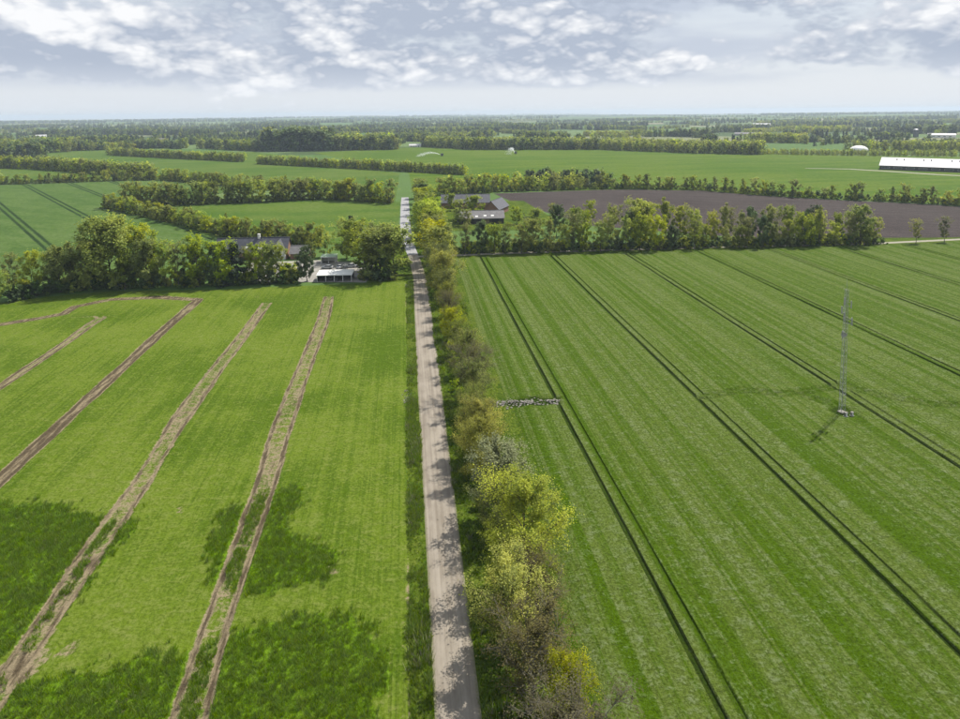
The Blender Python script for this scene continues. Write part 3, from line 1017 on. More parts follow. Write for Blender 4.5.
# left belt in front of the farm
LB = [(-133, 207, 'bush', 7), (-129, 214, 'round', 11), (-131, 226, 'thin', 14), (-124, 224, 'fresh', 15), (-122, 236, 'round', 13), (-117, 228, 'round', 16), (-112, 235, 'yellow', 15), (-103, 232, 'yellow', 24), (-93, 236, 'fresh', 21), (-96, 227, 'round', 14),
      (-89, 228, 'round', 17), (-84, 231, 'fresh', 15.5), (-79, 228, 'thin', 16), (-75, 232, 'dark', 14), (-72, 227.5, 'fresh', 16), (-67, 230, 'dark', 13), (-64.5, 227.5, 'fresh', 14), (-60.3, 229, 'conifer', 13),
      (-56, 230, 'thin', 11.5), (-53, 228.5, 'fresh', 12.5), (-49, 229, 'round', 12.5), (-46, 230.5, 'fresh', 11.5), (-42, 231, 'bush', 5.5)]
for i, (x, y, k, h) in enumerate(LB):
    w = {'yellow': .95, 'conifer': 1.1, 'bush': 1.1}.get(k, .85)
    h = h * (1.12 if x > -73 else 1.0)
    tree(k, x, y, h, '%s tree, %s from left in the belt behind the mown field' % (KW[k], nth(i + 1)), 'tree belt behind the mown field', w, name='belt_tree', v=0 if k == 'yellow' and h > 20 else None)
FT = [(-35.4, 228.5, 'dark', 12.5, .85, 'dark rounded tree with bare trunk left of the white-roofed shed'),
      (-24.5, 262, 'fresh', 17, 1.1, 'light green tree behind the parked cars'), (-19, 256, 'fresh', 17, 1.1, 'broad light green tree nearest behind the parked cars'),
      (-15.5, 233, 'thin', 17, 1.35, 'greyish thin tree at the left of the clump beside the road'), (-10.5, 230, 'thin', 19.5, 1.35, 'tallest greyish tree in the clump beside the road'), (-5.0, 232, 'round', 18.5, 1.05, 'rounded green tree at the road side of the clump'),
      (-8.5, 226.5, 'dark', 8.5, 1.0, 'low dark tree at the front of the clump beside the road'), (-12, 241, 'round', 17, 1.15, 'green tree at the back of the clump beside the road'),
      (-26, 292, 'conifer', 13, .9, 'small dark conifer standing above the farmyard trees'),
      (-39, 262, 'hedge_mid', 8, 1.0, 'green bushy tree right of the farmhouse end'), (-33, 268, 'hedge_fresh', 9, 1.0, 'light green bushy tree behind the farmyard hut')]
for x, y, k, h, w, l in FT:
    tree(k, x, y, h, l, None, w, name='farm_tree')
RF = [(58, 331, 'fresh', 9.5, 1.1, 'light green round tree right of the grey-roofed barn'), (30, 352, 'hedge_mid', 11, 1.1, 'grey-green tree between the two farm roofs'), (38, 357, 'round', 12.5, 1.2, 'wide green tree growing between the two farm roofs'),
      (27, 331.5, 'round', 9.5, 1.0, 'green tree in front of the grey-roofed barn, left end'), (78, 335, 'thin', 10.5, .8, 'thin tree on the grass right of the grey barn'), (98, 330, 'fresh', 12, .9, 'light green tree at the edge of the brown field'),
      (16, 392, 'dark', 12, .9, 'dark green tree left of the dark farm roof'), (27, 384, 'round', 10.5, 1.0, 'green tree in front of the dark farm roof'),
      (31, 329, 'fresh', 9, 1.0, 'light green tree close in front of the grey-roofed barn')]
for x, y, k, h, w, l in RF:
    tree(k, x, y, h, l, None, w, name='farm_tree')


def along(pts, step, jx, rows=1, gap=4.0):
    out = []
    P = np.array(pts, float)
    seg = np.linalg.norm(np.diff(P, axis=0), axis=1)
    cum = np.concatenate([[0], np.cumsum(seg)])
    d = rnd.uniform(0, step)
    while d < cum[-1]:
        x, y = np.interp(d, cum, P[:, 0]), np.interp(d, cum, P[:, 1])
        for r in range(rows):
            out.append((x + rnd.uniform(-jx, jx), y + (r - (rows - 1) / 2) * gap + rnd.uniform(-jx, jx)))
        d += step * rnd.uniform(.6, 1.4)
    return out


HEDGES = [([(-194, 438), (-159, 402), (-123, 364), (-90, 325), (-69, 309), (-38, 290)], 5.6, 2, 8.5, 'the diagonal hedgerow behind the farmhouse', 'diagonal hedgerow trees', ['hedge_mid', 'hedge_fresh', 'hedge_thin', 'hedge_fresh']),
          ([(-187, 452), (-149, 444), (-99, 449), (-57, 456), (-9, 424)], 6.0, 2, 13.5, 'the wooded strip beyond the small meadow', 'meadow strip trees', ['hedge_mid', 'hedge_fresh', 'hedge_fresh', 'hedge_mid']),
          ([(-357, 606), (-308, 613), (-270, 622), (-223, 620), (-134, 540), (-72, 500)], 7.6, 2, 9.8, 'the blue-green field\'s upper hedgerow', 'hedgerow at the top of the blue-green field', ['hedge_mid', 'hedge_mid', 'hedge_fresh', 'hedge_thin']),
          ([(17, 459), (70, 472), (148, 476), (178, 470), (219, 456), (246, 421), (279, 393), (312, 372), (334, 351), (372, 325)], 6.4, 1, 10, 'the hedge behind the brown field', 'hedge behind the brown field', ['hedge_mid', 'hedge_thin', 'hedge_mid', 'hedge_fresh']),
          ]
for pts, step, rows, h, where, grp, ks in HEDGES:
    L = along(pts, step, 1.6, rows, 5.0)
    L.sort()
    for i, (x, y) in enumerate(L):
        k = rnd.choice(ks)
        tree(k, x, y, h * rnd.uniform(.72, 1.2), '%s tree, %s from left in %s' % (KW[k], nth(i + 1), where), grp, rnd.uniform(.9, 1.15), name='hedgerow_tree')
print('TREES', TREE_N[0])

# ------------------------------------------------------------------ uncountable growth: scattered with geometry nodes


def scatter(name, P, scale, idx, meshes, label, cat):
    P = np.asarray(P, np.float32)
    me = bpy.data.meshes.new(name)
    me.vertices.add(len(P))
    me.vertices.foreach_set('co', P.ravel())
    a = me.attributes.new('size', 'FLOAT', 'POINT'); a.data.foreach_set('value', np.asarray(scale, np.float32))
    a = me.attributes.new('pick', 'INT', 'POINT'); a.data.foreach_set('value', np.asarray(idx, np.int32))
    a = me.attributes.new('turn', 'FLOAT', 'POINT'); a.data.foreach_set('value', rng.uniform(0, 6.283, len(P)).astype(np.float32))
    col = bpy.data.collections.new(name + '_source')
    for q, m in enumerate(meshes):
        o = bpy.data.objects.new('%s_source_%02d' % (name, q), m)
        col.objects.link(o)
    ng = bpy.data.node_groups.new(name, 'GeometryNodeTree')
    ng.interface.new_socket('Geometry', in_out='INPUT', socket_type='NodeSocketGeometry')
    ng.interface.new_socket('Geometry', in_out='OUTPUT', socket_type='NodeSocketGeometry')
    gi, go = ng.nodes.new('NodeGroupInput'), ng.nodes.new('NodeGroupOutput')
    ci = ng.nodes.new('GeometryNodeCollectionInfo')
    ci.inputs['Collection'].default_value = col
    ci.inputs['Separate Children'].default_value = True
    ci.inputs['Reset Children'].default_value = True

    def attr(nm, ty):
        n = ng.nodes.new('GeometryNodeInputNamedAttribute')
        n.data_type = ty
        n.inputs['Name'].default_value = nm
        return n.outputs['Attribute']
    cx = ng.nodes.new('ShaderNodeCombineXYZ')
    ip = ng.nodes.new('GeometryNodeInstanceOnPoints')
    ln = ng.links.new
    ln(gi.outputs[0], ip.inputs['Points'])
    ln(ci.outputs[0], ip.inputs['Instance'])
    ip.inputs['Pick Instance'].default_value = True
    ln(attr('pick', 'INT'), ip.inputs['Instance Index'])
    ln(attr('turn', 'FLOAT'), cx.inputs[2])
    ln(cx.outputs[0], ip.inputs['Rotation'])
    ln(attr('size', 'FLOAT'), ip.inputs['Scale'])
    ln(ip.outputs[0], go.inputs[0])
    o = add(name, me, kind='stuff', label=label, category=cat)
    md = o.modifiers.new('scatter', 'NODES')
    md.node_group = ng
    return o


def both(seed, leaf, bark='bark', **kw):
    (Vb, Qb), (V, Q, T) = make_tree(seed, **kw)
    A = np.concatenate([Vb, V])
    QQ = np.concatenate([Qb, Q + len(Vb)])
    mi = np.concatenate([np.zeros(len(Qb)), np.ones(len(Q))])
    return quads_mesh('far_tree', A, QQ, [M[bark], M[leaf]], mi, [('tint', 'FACE', np.concatenate([np.zeros(len(Qb)), T]))])


FK = dict(limbs=9, subs=3, twigs=0, sides=3)
far_meshes = [both(51, 'leaf_mid', H=12, W=10, trunk=.06, nleaf=4, lsize=1.25, rt=.2, **FK), both(52, 'leaf_mid', H=12, W=9, trunk=.06, nleaf=4, lsize=1.2, rt=.2, **FK),
              both(53, 'leaf_fresh', H=12, W=10, trunk=.06, nleaf=4, lsize=1.2, rt=.2, **FK), both(54, 'leaf_olive', H=12, W=9, trunk=.1, nleaf=4, lsize=1.0, rt=.2, **FK),
              both(55, 'leaf_dark', H=12, W=9, trunk=.06, nleaf=5, lsize=1.25, rt=.2, **FK),
              both(56, 'needle', H=14, W=7, trunk=.05, limbs=16, subs=2, twigs=0, nleaf=4, lsize=1.0, shape='cone', rt=.2, sides=3),
              both(57, 'leaf_yellow', H=12, W=10, trunk=.06, nleaf=4, lsize=1.2, rt=.2, **FK)]
MIXES = dict(mixed=[0, 1, 2, 3, 4, 4, 1, 0], dark=[4, 5, 4, 5, 0, 5], fresh=[2, 2, 3, 0, 6], hedge=[0, 1, 3, 2])


def put_far(name, pts, hts, mix, label, cat):
    pts = np.asarray(pts, float)
    z = land(pts[:, 0], pts[:, 1]) - .2
    idx = np.array([rnd.choice(MIXES[mix]) if isinstance(mix, str) else rnd.choice(MIXES[m]) for m in ([mix] * len(pts) if isinstance(mix, str) else mix)])
    return scatter(name, np.column_stack([pts, z]), np.asarray(hts) / 12.0, idx, far_meshes, label, cat)


def hedge_far(pts, step, h, rows, label, mix='hedge'):
    L = along(pts, step, 1.2, rows, 4.0)
    put_far('hedge', L, [h * rnd.uniform(.75, 1.2) for _ in L], mix, label, 'hedge')


hedge_far([(-456, 1045), (-330, 940), (-204, 840)], 4.0, 8.5, 2, 'long low hedge across the far left pasture')
hedge_far([(-178, 801), (-49, 700), (57, 609)], 3.6, 8, 2, 'long low hedge ending left of the sprinklers')
hedge_far([(-475, 810), (-417, 785), (-313, 700), (-240, 640)], 5.0, 10.5, 3, 'thick hedge behind the blue-green field hedgerow')
hedge_far([(-480, 650), (-357, 606)], 5, 11, 2, 'hedge running out of the picture at left', 'mixed')
hedge_far([(25, 475), (80, 490), (140, 492)], 5, 9, 1, 'low hedge behind the grey-roofed farm', 'fresh')
hedge_far([(372, 325), (470, 270)], 6, 9, 1, 'hedge of the brown field running out at right')
L = [(x, y) for x in np.arange(104, 162, 5.0) for y in np.arange(512, 540, 6) if rnd.random() < .9]
put_far('copse', [(x + rnd.uniform(-2, 2), y - (x - 104) * .4 + rnd.uniform(-2, 2)) for x, y in L], [rnd.uniform(8, 11) for _ in L], 'dark', 'dark green copse at the near edge of the sprinkler field', 'copse')


def block(poly, step, h, mix, pts, hts, mx):
    xs = [p[0] for p in poly]; ys = [p[1] for p in poly]
    gx_, gy_ = np.meshgrid(np.arange(min(xs), max(xs), step), np.arange(min(ys), max(ys), step))
    gx_ = gx_ + rng.uniform(-.5, .5, gx_.shape) * step
    gy_ = gy_ + rng.uniform(-.5, .5, gy_.shape) * step
    k = in_poly(gx_, gy_, poly)
    for x, y in zip(gx_[k], gy_[k]):
        pts.append((x, y)); hts.append(h * rnd.uniform(.72, 1.18)); mx.append(mix)


p_, h_, m_ = [], [], []
block([(-228, 1064), (-125, 1060), (-118, 1130), (-235, 1140)], 6.5, 27, 'dark', p_, h_, m_)
block([(-125, 1062), (-60, 1062), (-16, 1060), (-10, 1110), (-118, 1130)], 6.5, 19, 'mixed', p_, h_, m_)
put_far('wood', p_, h_, m_, 'dark wood standing out beyond the far hedges', 'wood')
# wooded edge of the plain, then copses and woods to the horizon
p_, h_, m_ = [], [], []
for poly, st, h, mx in (([(-235, 1070), (-420, 1250), (-500, 1190), (-470, 1270), (-250, 1130)], 7, 13, 'mixed'), ([(-480, 1195), (-620, 1170), (-640, 1230), (-470, 1250)], 8, 9, 'fresh'),
                        ([(-700, 1050), (-560, 1150), (-600, 1230), (-760, 1150)], 8, 17, 'mixed'), ([(-640, 985), (-540, 975), (-520, 1010), (-640, 1030)], 7, 16, 'dark'), ([(-840, 1000), (-690, 960), (-650, 1000), (-820, 1060)], 8, 17, 'dark'),
                        ([(28, 1142), (100, 1022), (300, 968), (330, 1005), (120, 1080), (50, 1190)], 7, 14, 'mixed'), ([(300, 968), (402, 842), (470, 800), (500, 840), (340, 1010)], 7, 13, 'hedge'),
                        ([(470, 808), (563, 757), (760, 672), (780, 700), (580, 792), (485, 840)], 6, 5.5, 'hedge'), ([(640, 850), (820, 750), (1000, 660), (1020, 690), (840, 790), (650, 890)], 8, 11, 'hedge')):
    block(poly, st, h, mx, p_, h_, m_)
put_far('wood', p_, h_, m_, 'broken line of trees along the far edge of the fields', 'wood')
p_, h_, m_ = [], [], []
g2 = np.random.default_rng(77)
nb = 0
OPEN = [(8, 300), (3, 640), (-140, 1010), (30, 1150), (330, 985), (560, 765), (900, 590), (1300, 250)]
dist = 1230.0
while dist < 15300:
    az = R(-40)
    while az < R(52):
        wa = R(g2.uniform(1.5, 7.0)) * (1.0 if dist < 4000 else 1.4)
        r0 = dist * g2.uniform(.93, 1.10)
        mid = az + wa / 2
        left = mid < R(3)
        cover = .9 if left else .78
        if g2.uniform() < cover:
            dark = .9 if (left and r0 > 1400) else .55
            mx = 'dark' if g2.uniform() < dark else ('fresh' if g2.uniform() < .5 else 'mixed')
            if mx == 'fresh' and r0 > 2000:
                mx = 'mixed' if g2.uniform() < .5 else 'dark'
            st = 7.5 * max(1.0, r0 / 2200)
            dp = g2.uniform(14, 55) * max(1, r0 / 2200)
            h = g2.uniform(7, 12.5) * (1.25 if mx == 'dark' else 1.0) * max(1, r0 / 5000) ** .3
            n = int(min(700, wa * r0 * dp / st ** 2))
            tilt = g2.normal(0, .10)
            for u, v in zip(g2.uniform(-.5, .5, n), g2.uniform(-.5, .5, n)):
                a = mid + wa * u
                r = r0 * (1 + tilt * u) + dp * v
                x, y = r * math.sin(a), r * math.cos(a)
                p_.append((x, y)); m_.append(mx); h_.append(h * g2.uniform(.7, 1.25))
            nb += 1
        az += wa * g2.uniform(.85, 1.1)
    dist *= 1.135 if dist < 4000 else 1.17
P_ = np.array(p_)
ok = ~in_poly(P_[:, 0], P_[:, 1], OPEN) & ~((np.hypot(P_[:, 0], P_[:, 1]) < 1330) & (P_[:, 0] > -800) & (P_[:, 0] < -200) & (P_[:, 1] < 1190))
for bx_, by_, br_ in ((17, 1138, 40), (200, 1150, 40), (226, 1120, 40), (250, 1090, 40), (1085, 1185, 60), (1150, 1165, 50), (-640, 1105, 30), (-1030, 1960, 70), (-560, 1560, 60), (812, 1440, 90), (1350, 2300, 80)):
    bl = math.hypot(bx_, by_)
    ux, uy = bx_ / bl, by_ / bl
    along_ = (P_[:, 0] - bx_) * ux + (P_[:, 1] - by_) * uy
    side_ = np.abs(-(P_[:, 0] - bx_) * uy + (P_[:, 1] - by_) * ux)
    ok &= ~((side_ < br_ * .8) & (along_ < br_ * .6) & (along_ > -br_ * 3))
p_ = P_[ok]; h_ = np.array(h_)[ok]; m_ = [m for m, o in zip(m_, ok) if o]
print('FAR', len(p_), nb)
put_far('far_woodland', p_, h_, m_, 'hazy woods and copses spreading to the horizon', 'woodland')

# undergrowth below the belts
bush_m = [both(61, 'leaf_mid', H=3, W=4.2, trunk=.04, limbs=9, subs=3, twigs=2, nleaf=5, lsize=.34, shape='bush', rt=.05, sides=3), both(62, 'leaf_dark', H=3, W=4.2, trunk=.04, limbs=9, subs=3, twigs=2, nleaf=6, lsize=.34, shape='bush', rt=.05, sides=3),
          both(63, 'leaf_fresh', H=3, W=4.2, trunk=.04, limbs=9, subs=3, twigs=2, nleaf=5, lsize=.32, shape='bush', rt=.05, sides=3)]


def under(name, pts, step, jx, rows, gap, s, label, w=(0, 1, 1, 2)):
    L = along(pts, step, jx, rows, gap)
    scatter(name, [(x, y, -.05) for x, y in L], [s * rnd.uniform(.6, 1.3) for _ in L], [rnd.choice(w) for _ in L], bush_m, label, 'undergrowth')


under('undergrowth', [(18, 267.5), (110, 263), (206, 257)], 2.4, 1.0, 3, 3.0, 1.0, 'dark undergrowth below the belt beyond the wheat')
under('undergrowth', [(-128, 218), (-117, 228), (-100, 231), (-38, 228.5)], 2.2, 1.2, 2, 3.4, 1.05, 'dark undergrowth below the belt behind the mown field', (0, 1, 1, 1))
under('undergrowth', [(-17, 229), (-3, 227.5)], 2.0, 1.2, 2, 3.0, 1.2, 'dark bushes at the foot of the clump beside the road', (0, 1, 1))
for pts, step, rows, h, where, grp, ks in HEDGES:
    under('undergrowth', pts, 3.2, 1.2, 2, 3.0, 1.0, 'bushy growth at the foot of ' + where, (0, 1, 2, 0))
under('undergrowth', [(11.5, 44), (10.8, 120), (10.6, 250), (9.8, 440)], 3.6, 1.5, 1, 2.0, .55, 'low scrub between the roadside trees', (0, 0, 2))


def tuft(seed, leaf, n=14, h=.45, w=.035, sp=.22):
    g = np.random.default_rng(seed)
    V, Q, T = [], [], []
    for i in range(n):
        a = g.uniform(0, 6.28); r = sp * math.sqrt(g.uniform())
        b = np.array([r * math.cos(a), r * math.sin(a), 0]); l = np.array([g.normal(0, .35), g.normal(0, .35), 1]) * h * g.uniform(.6, 1.2)
        s = np.array([math.sin(a), -math.cos(a), 0]) * w
        V += [b - s, b + s, b + l * .6 + s * .8, b + l]; Q.append((4 * i, 4 * i + 1, 4 * i + 2, 4 * i + 3)); T.append(g.uniform())
    return quads_mesh('tuft', np.array(V), Q, [M[leaf]], attrs=[('tint', 'FACE', T)])


grass = [tuft(71, 'grass_blade'), tuft(72, 'grass_blade', h=.6), tuft(73, 'weed_pale', 12, .7, .03), tuft(74, 'grass_blade', 16, .35)]


def rect_pts(x0, x1, y0, y1, dens):
    n = int((x1 - x0) * (y1 - y0) * dens)
    return rng.uniform(x0, x1, n), rng.uniform(y0, y1, n)


px, py = [], []
for x0, x1, y0, y1, dn in ((-.75, 2.0, 40, 130, 14), (-.75, 2.0, 130, 222, 7), (6.3, 16.5, 40, 120, 8), (6.4, 17.5, 120, 250, 3.5)):
    a, b = rect_pts(x0, x1, y0, y1, dn)
    px.append(a); py.append(b)
px, py = np.concatenate(px), np.concatenate(py)
cl = fbm(px * .35, py * .18, 31)
k = (rng.uniform(size=len(px)) < sstep(.25, .6, cl) + .15) & ~((px > 1.75) & (px < 6.55))
px, py, cl = px[k], py[k], cl[k]
sz = .5 + 1.0 * sstep(.35, .75, cl) * rng.uniform(.6, 1.3, len(px))
pick = np.where((cl > .62) & (rng.uniform(size=len(px)) < .12), 2, rng.choice([0, 1, 3], len(px)))
scatter('grass', np.column_stack([px, py, np.full(len(px), .02)]), sz, pick, grass, 'long tufted grass on both sides of the gravel road', 'grass')

crop = [tuft(81, 'crop_blade', 16, .5, .03, .3), tuft(82, 'crop_blade', 16, .6, .03, .3)]
px, py = rect_pts(-75, -3, 52, 103, 11)
k = rng.uniform(size=len(px)) < tall_mask(px, py) ** 1.5
for t, gg in ((T1, 1.55), (T2, 1.2)):
    d = dist_poly(px, py, t)
    k &= ~((np.abs(d - gg) < .6) | ((d < gg) & (rng.uniform(size=len(px)) < .4)))
px, py = px[k], py[k]
scatter('rank_growth', np.column_stack([px, py, np.full(len(px), .18)]), rng.uniform(.7, 1.25, len(px)), rng.choice([0, 1], len(px)), crop, 'patches of taller dark green growth in the mown field', 'grass')

# ------------------------------------------------------------------ lattice mast


def mast():
    x, y = 83.8, 111.6
    o = empty('lattice_mast', (x, y, 0), .3, 'tall slim steel lattice mast with antennas standing in the wheat field', 'mast')
    add('foundation', MB().box((0, 0, .12), (1.2, 1.2, .16)).mesh('foundation', M['stone']), o)
    Ht = 24.5

    def w(z):
        return .62 - .24 * z / Ht
    corner = [(math.cos(a), math.sin(a)) for a in (R(90), R(210), R(330))]
    leg = [MB().tube((cx * w(0), cy * w(0), .3), (cx * w(Ht), cy * w(Ht), Ht), .042, .032, 6) for cx, cy in corner]
    for l in leg:
        add('leg', l.mesh('leg', M['steel']), o)
    nb = 22
    for f in range(3):
        b = MB()
        for i in range(nb):
            z0, z1 = .4 + (Ht - .4) * i / nb, .4 + (Ht - .4) * (i + 1) / nb
            a, c = corner[f], corner[(f + 1) % 3]
            p, q = (a, c) if i % 2 else (c, a)
            b.tube((p[0] * w(z0), p[1] * w(z0), z0), (q[0] * w(z1), q[1] * w(z1), z1), .018, n=4)
            b.tube((a[0] * w(z1), a[1] * w(z1), z1), (c[0] * w(z1), c[1] * w(z1), z1), .016, n=4)
        add('bracing', b.mesh('bracing', M['steel']), o)
    lad = MB()
    for s in (-.16, .16):
        lad.tube((s, -.12, .4), (s, -.1, Ht), .02, n=4)
    for i in range(60):
        lad.tube((-.16, -.12, .6 + i * .39), (.16, -.12, .6 + i * .39), .014, n=4)
    add('ladder', lad.mesh('ladder', M['steel_dark']), o)
    add('lightning_rod', MB().tube((0, 0, Ht - .3), (0, 0, Ht + 2.2), .035, .015, 6).mesh('rod', M['steel']), o)
    for zc, az, r in ((22.4, 200, .95), (21.6, 320, .9), (20.2, 80, .95), (19.4, 200, .9), (18.2, 335, 1.25), (15.8, 190, .85)):
        a = R(az)
        p = (r * math.cos(a), r * math.sin(a), zc)
        an = add('antenna', MB().box(p, (.16, .26, 1.5), a).mesh('antenna', M['concrete']), o)
        add('bracket', MB().tube((w(zc) * .4 * math.cos(a), w(zc) * .4 * math.sin(a), zc + .4), (p[0], p[1], zc + .4), .035, n=5).tube((w(zc) * .4 * math.cos(a), w(zc) * .4 * math.sin(a), zc - .4), (p[0], p[1], zc - .4), .035, n=5).mesh('bracket', M['steel']), an)
    # dish
    d = MB()
    n = 14
    c0 = Vector((-.75, -.35, 15.9))
    ax = Vector((-.8, -.6, 0)).normalized()
    u = ax.orthogonal().normalized(); v = ax.cross(u)
    for r0, h0, r1, h1 in ((0, 0, .3, .03), (.3, .03, .5, .12), (.5, .12, .5, .22)):
        b0 = len(d.V)
        for rr, hh in ((r0, h0), (r1, h1)):
            for i in range(n):
                t = 2 * math.pi * i / n
                d.V.append(tuple(c0 + ax * hh + (u * math.cos(t) + v * math.sin(t)) * rr))
        d.F += [(b0 + i, b0 + (i + 1) % n, b0 + n + (i + 1) % n, b0 + n + i) for i in range(n)]
    add('dish', d.mesh('dish', M['concrete']), o)
    for i, (cx, cy, s, lab) in enumerate(((-.55, -1.9, (.5, .4, .7), 'small pale equipment cabinet left below the mast'), (.85, -1.75, (.45, .35, .6), 'small pale equipment cabinet right below the mast'))):
        q = empty('equipment_cabinet', (x + cx, y + cy, .0), .2, lab, 'cabinet', 'cabinets at the mast foot')
        add('plinth', MB().box((0, 0, .1), (s[0] + .2, s[1] + .2, .2)).mesh('plinth', M['concrete']), q)
        add('housing', MB().box((0, 0, .2 + s[2] / 2), s).box((0, 0, .2 + s[2] + .04), (s[0] + .12, s[1] + .12, .07)).mesh('housing', M['stone']), q)
        dr = add('door', MB().box((0, -s[1] / 2 - .012, .2 + s[2] / 2), (s[0] * .84, .02, s[2] * .86)).mesh('door', M['white_wall']), q)
        add('handle', MB().box((s[0] * .3, -s[1] / 2 - .04, .2 + s[2] / 2), (.04, .04, .2)).mesh('handle', M['steel_dark']), dr)


mast()

# ------------------------------------------------------------------ stones


def stone_mesh(seed):
    g = np.random.default_rng(seed)
    import bmesh
    bm = bmesh.new()
    bmesh.ops.create_icosphere(bm, subdivisions=1, radius=1)
    for v in bm.verts:
        v.co *= g.uniform(.7, 1.15)
        v.co.z *= .65
    me = bpy.data.meshes.new('stone')
    bm.to_mesh(me); bm.free()
    me.materials.append(M['stone'])
    return me


stones = [stone_mesh(s) for s in range(4)]


def heap(name, pts, szs, label):
    scatter(name, pts, szs, [rnd.randrange(4) for _ in pts], stones, label, 'stones')


pts, sz = [], []
for i in range(300):
    t = rnd.choice((rnd.gauss(.2, .1), rnd.gauss(.5, .12), rnd.gauss(.88, .08), rnd.random())) % 1.0
    x = 15.2 + 15.4 * t
    y = 124.6 - 1.2 * t + rnd.gauss(0, .85)
    hgt = max(0, .55 * math.exp(-((y - 124.6 + 1.2 * t) / .6) ** 2) * (.5 + .5 * math.sin(t * 9 + 1) ** 2))
    pts.append((x, y, .06 + hgt * rnd.random())); sz.append(rnd.uniform(.08, .3))
heap('stone_heap', pts, sz, 'long heap of pale field stones at the edge of the wheat')
pts, sz = [], []
for i in range(34):
    pts.append((-.9 + rnd.gauss(0, .5), 129 + rnd.gauss(0, 2.2), .08 + .2 * rnd.random())); sz.append(rnd.uniform(.08, .22))
heap('stone_heap', pts, sz, 'small scatter of stones beside the mown field margin')

# ------------------------------------------------------------------ buildings


def gable(name, loc, rz, L, W, eave, ridge, wall, roof, label, cat, over=.5, windows=(), doors=(), chimneys=(), skylights=(), vents=(), wings=()):
    """long axis along local x; front is local -y"""
    o = empty(name, loc, rz, label, cat)
    w = MB()
    prof = [(-W / 2, 0), (W / 2, 0), (W / 2, eave), (0, ridge), (-W / 2, eave)]
    b = len(w.V)
    for x in (-L / 2, L / 2):
        w.V += [(x, p[0], p[1]) for p in prof]
    w.F += [(0, 1, 6, 5), (1, 2, 7, 6), (4, 0, 5, 9), (2, 3, 8, 7), (3, 4, 9, 8), (4, 3, 2, 1, 0), (5, 6, 7, 8, 9)]
    add('wall', w.mesh('wall', wall), o)
    sl = (ridge - eave) / (W / 2)
    for s in (-1, 1):
        y1 = s * (W / 2 + over)
        z1 = eave - over * sl + .12
        quad = [(-L / 2 - over, 0, ridge + .16), (-L / 2 - over, y1, z1 + .04), (L / 2 + over, y1, z1 + .04), (L / 2 + over, 0, ridge + .16)]
        if s > 0:
            quad = quad[::-1]
        r = add('roof', MB().slab(quad, .16).mesh('roof', roof), o)
        if s < 0:
            for (x, t, sx) in skylights:
                y, z = -t * W / 2, ridge - t * (ridge - eave) + .22
                add('skylight', MB().slab([(x - sx / 2, y + .45, z + .45 * sl), (x - sx / 2, y - .45, z - .45 * sl), (x + sx / 2, y - .45, z - .45 * sl), (x + sx / 2, y + .45, z + .45 * sl)], .1).mesh('skylight', M['white_sheet']), r)
            for (x, t) in vents:
                y, z = -t * W / 2, ridge - t * (ridge - eave)
                add('vent', MB().tube((x, y, z - .2), (x, y, z + 1.5), .55, .45, 8).mesh('vent', M['steel_dark']), r)
    add('ridge_cap', MB().prism([(0, 0)] * 0 + [(-L / 2 - over, ridge + .15), (L / 2 + over, ridge + .15), (L / 2 + over, ridge + .27), (-L / 2 - over, ridge + .27)], -.16, .16).mesh('ridge', roof), o)
    for x, wd, h, z in windows:
        f = add('window', MB().box((x, -W / 2 - .03, z), (wd + .2, .1, h + .2)).mesh('window', M['white_wall']), o)
        add('pane', MB().box((x, -W / 2 - .085, z), (wd, .03, h)).mesh('pane', M['glass']), f)
    for x, wd, h, dm in doors:
        add('door', MB().box((x, -W / 2 - .05, h / 2), (wd, .1, h)).mesh('door', dm), o)
    for x, y, s, h in chimneys:
        add('chimney', MB().box((x, y, ridge + h / 2 - .3), (s, s, h + .6)).box((x, y, ridge + h + .05), (s + .2, s + .2, .12)).mesh('chimney', M['white_wall']), o)
    for x, wd, dp in wings:   # cross gable facing the front
        zr = ridge - .5
        g = MB()
        y0, y1 = -W / 2 - dp, 0
        g.poly([(x - wd / 2, y0, 0), (x + wd / 2, y0, 0), (x + wd / 2, y0, eave), (x, y0, zr), (x - wd / 2, y0, eave)])
        g.poly([(x - wd / 2, y1, 0), (x - wd / 2, y0, 0), (x - wd / 2, y0, eave), (x - wd / 2, y1, eave)])
        g.poly([(x + wd / 2, y0, 0), (x + wd / 2, y1, 0), (x + wd / 2, y1, eave), (x + wd / 2, y0, eave)])
        gw = add('gable_wall', g.mesh('gable_wall', M['white_wall']), o, label='white front gable')
        for s in (-1, 1):
            q = [(x, y0 - .25, zr + .14), (x + s * (wd / 2 + .3), y0 - .25, eave - .12), (x + s * (wd / 2 + .3), y1, eave - .12), (x, y1, zr + .14)]
            add('gable_roof', MB().slab(q if s > 0 else q[::-1], .12).mesh('gable_roof', roof), o)
        f = add('window', MB().box((x, y0 - .03, eave + .5), (1.3, .1, 1.4)).mesh('window', M['white_sheet']), gw)
        add('pane', MB().box((x, y0 - .085, eave + .5), (1.05, .03, 1.15)).mesh('pane', M['glass']), f)
    return o


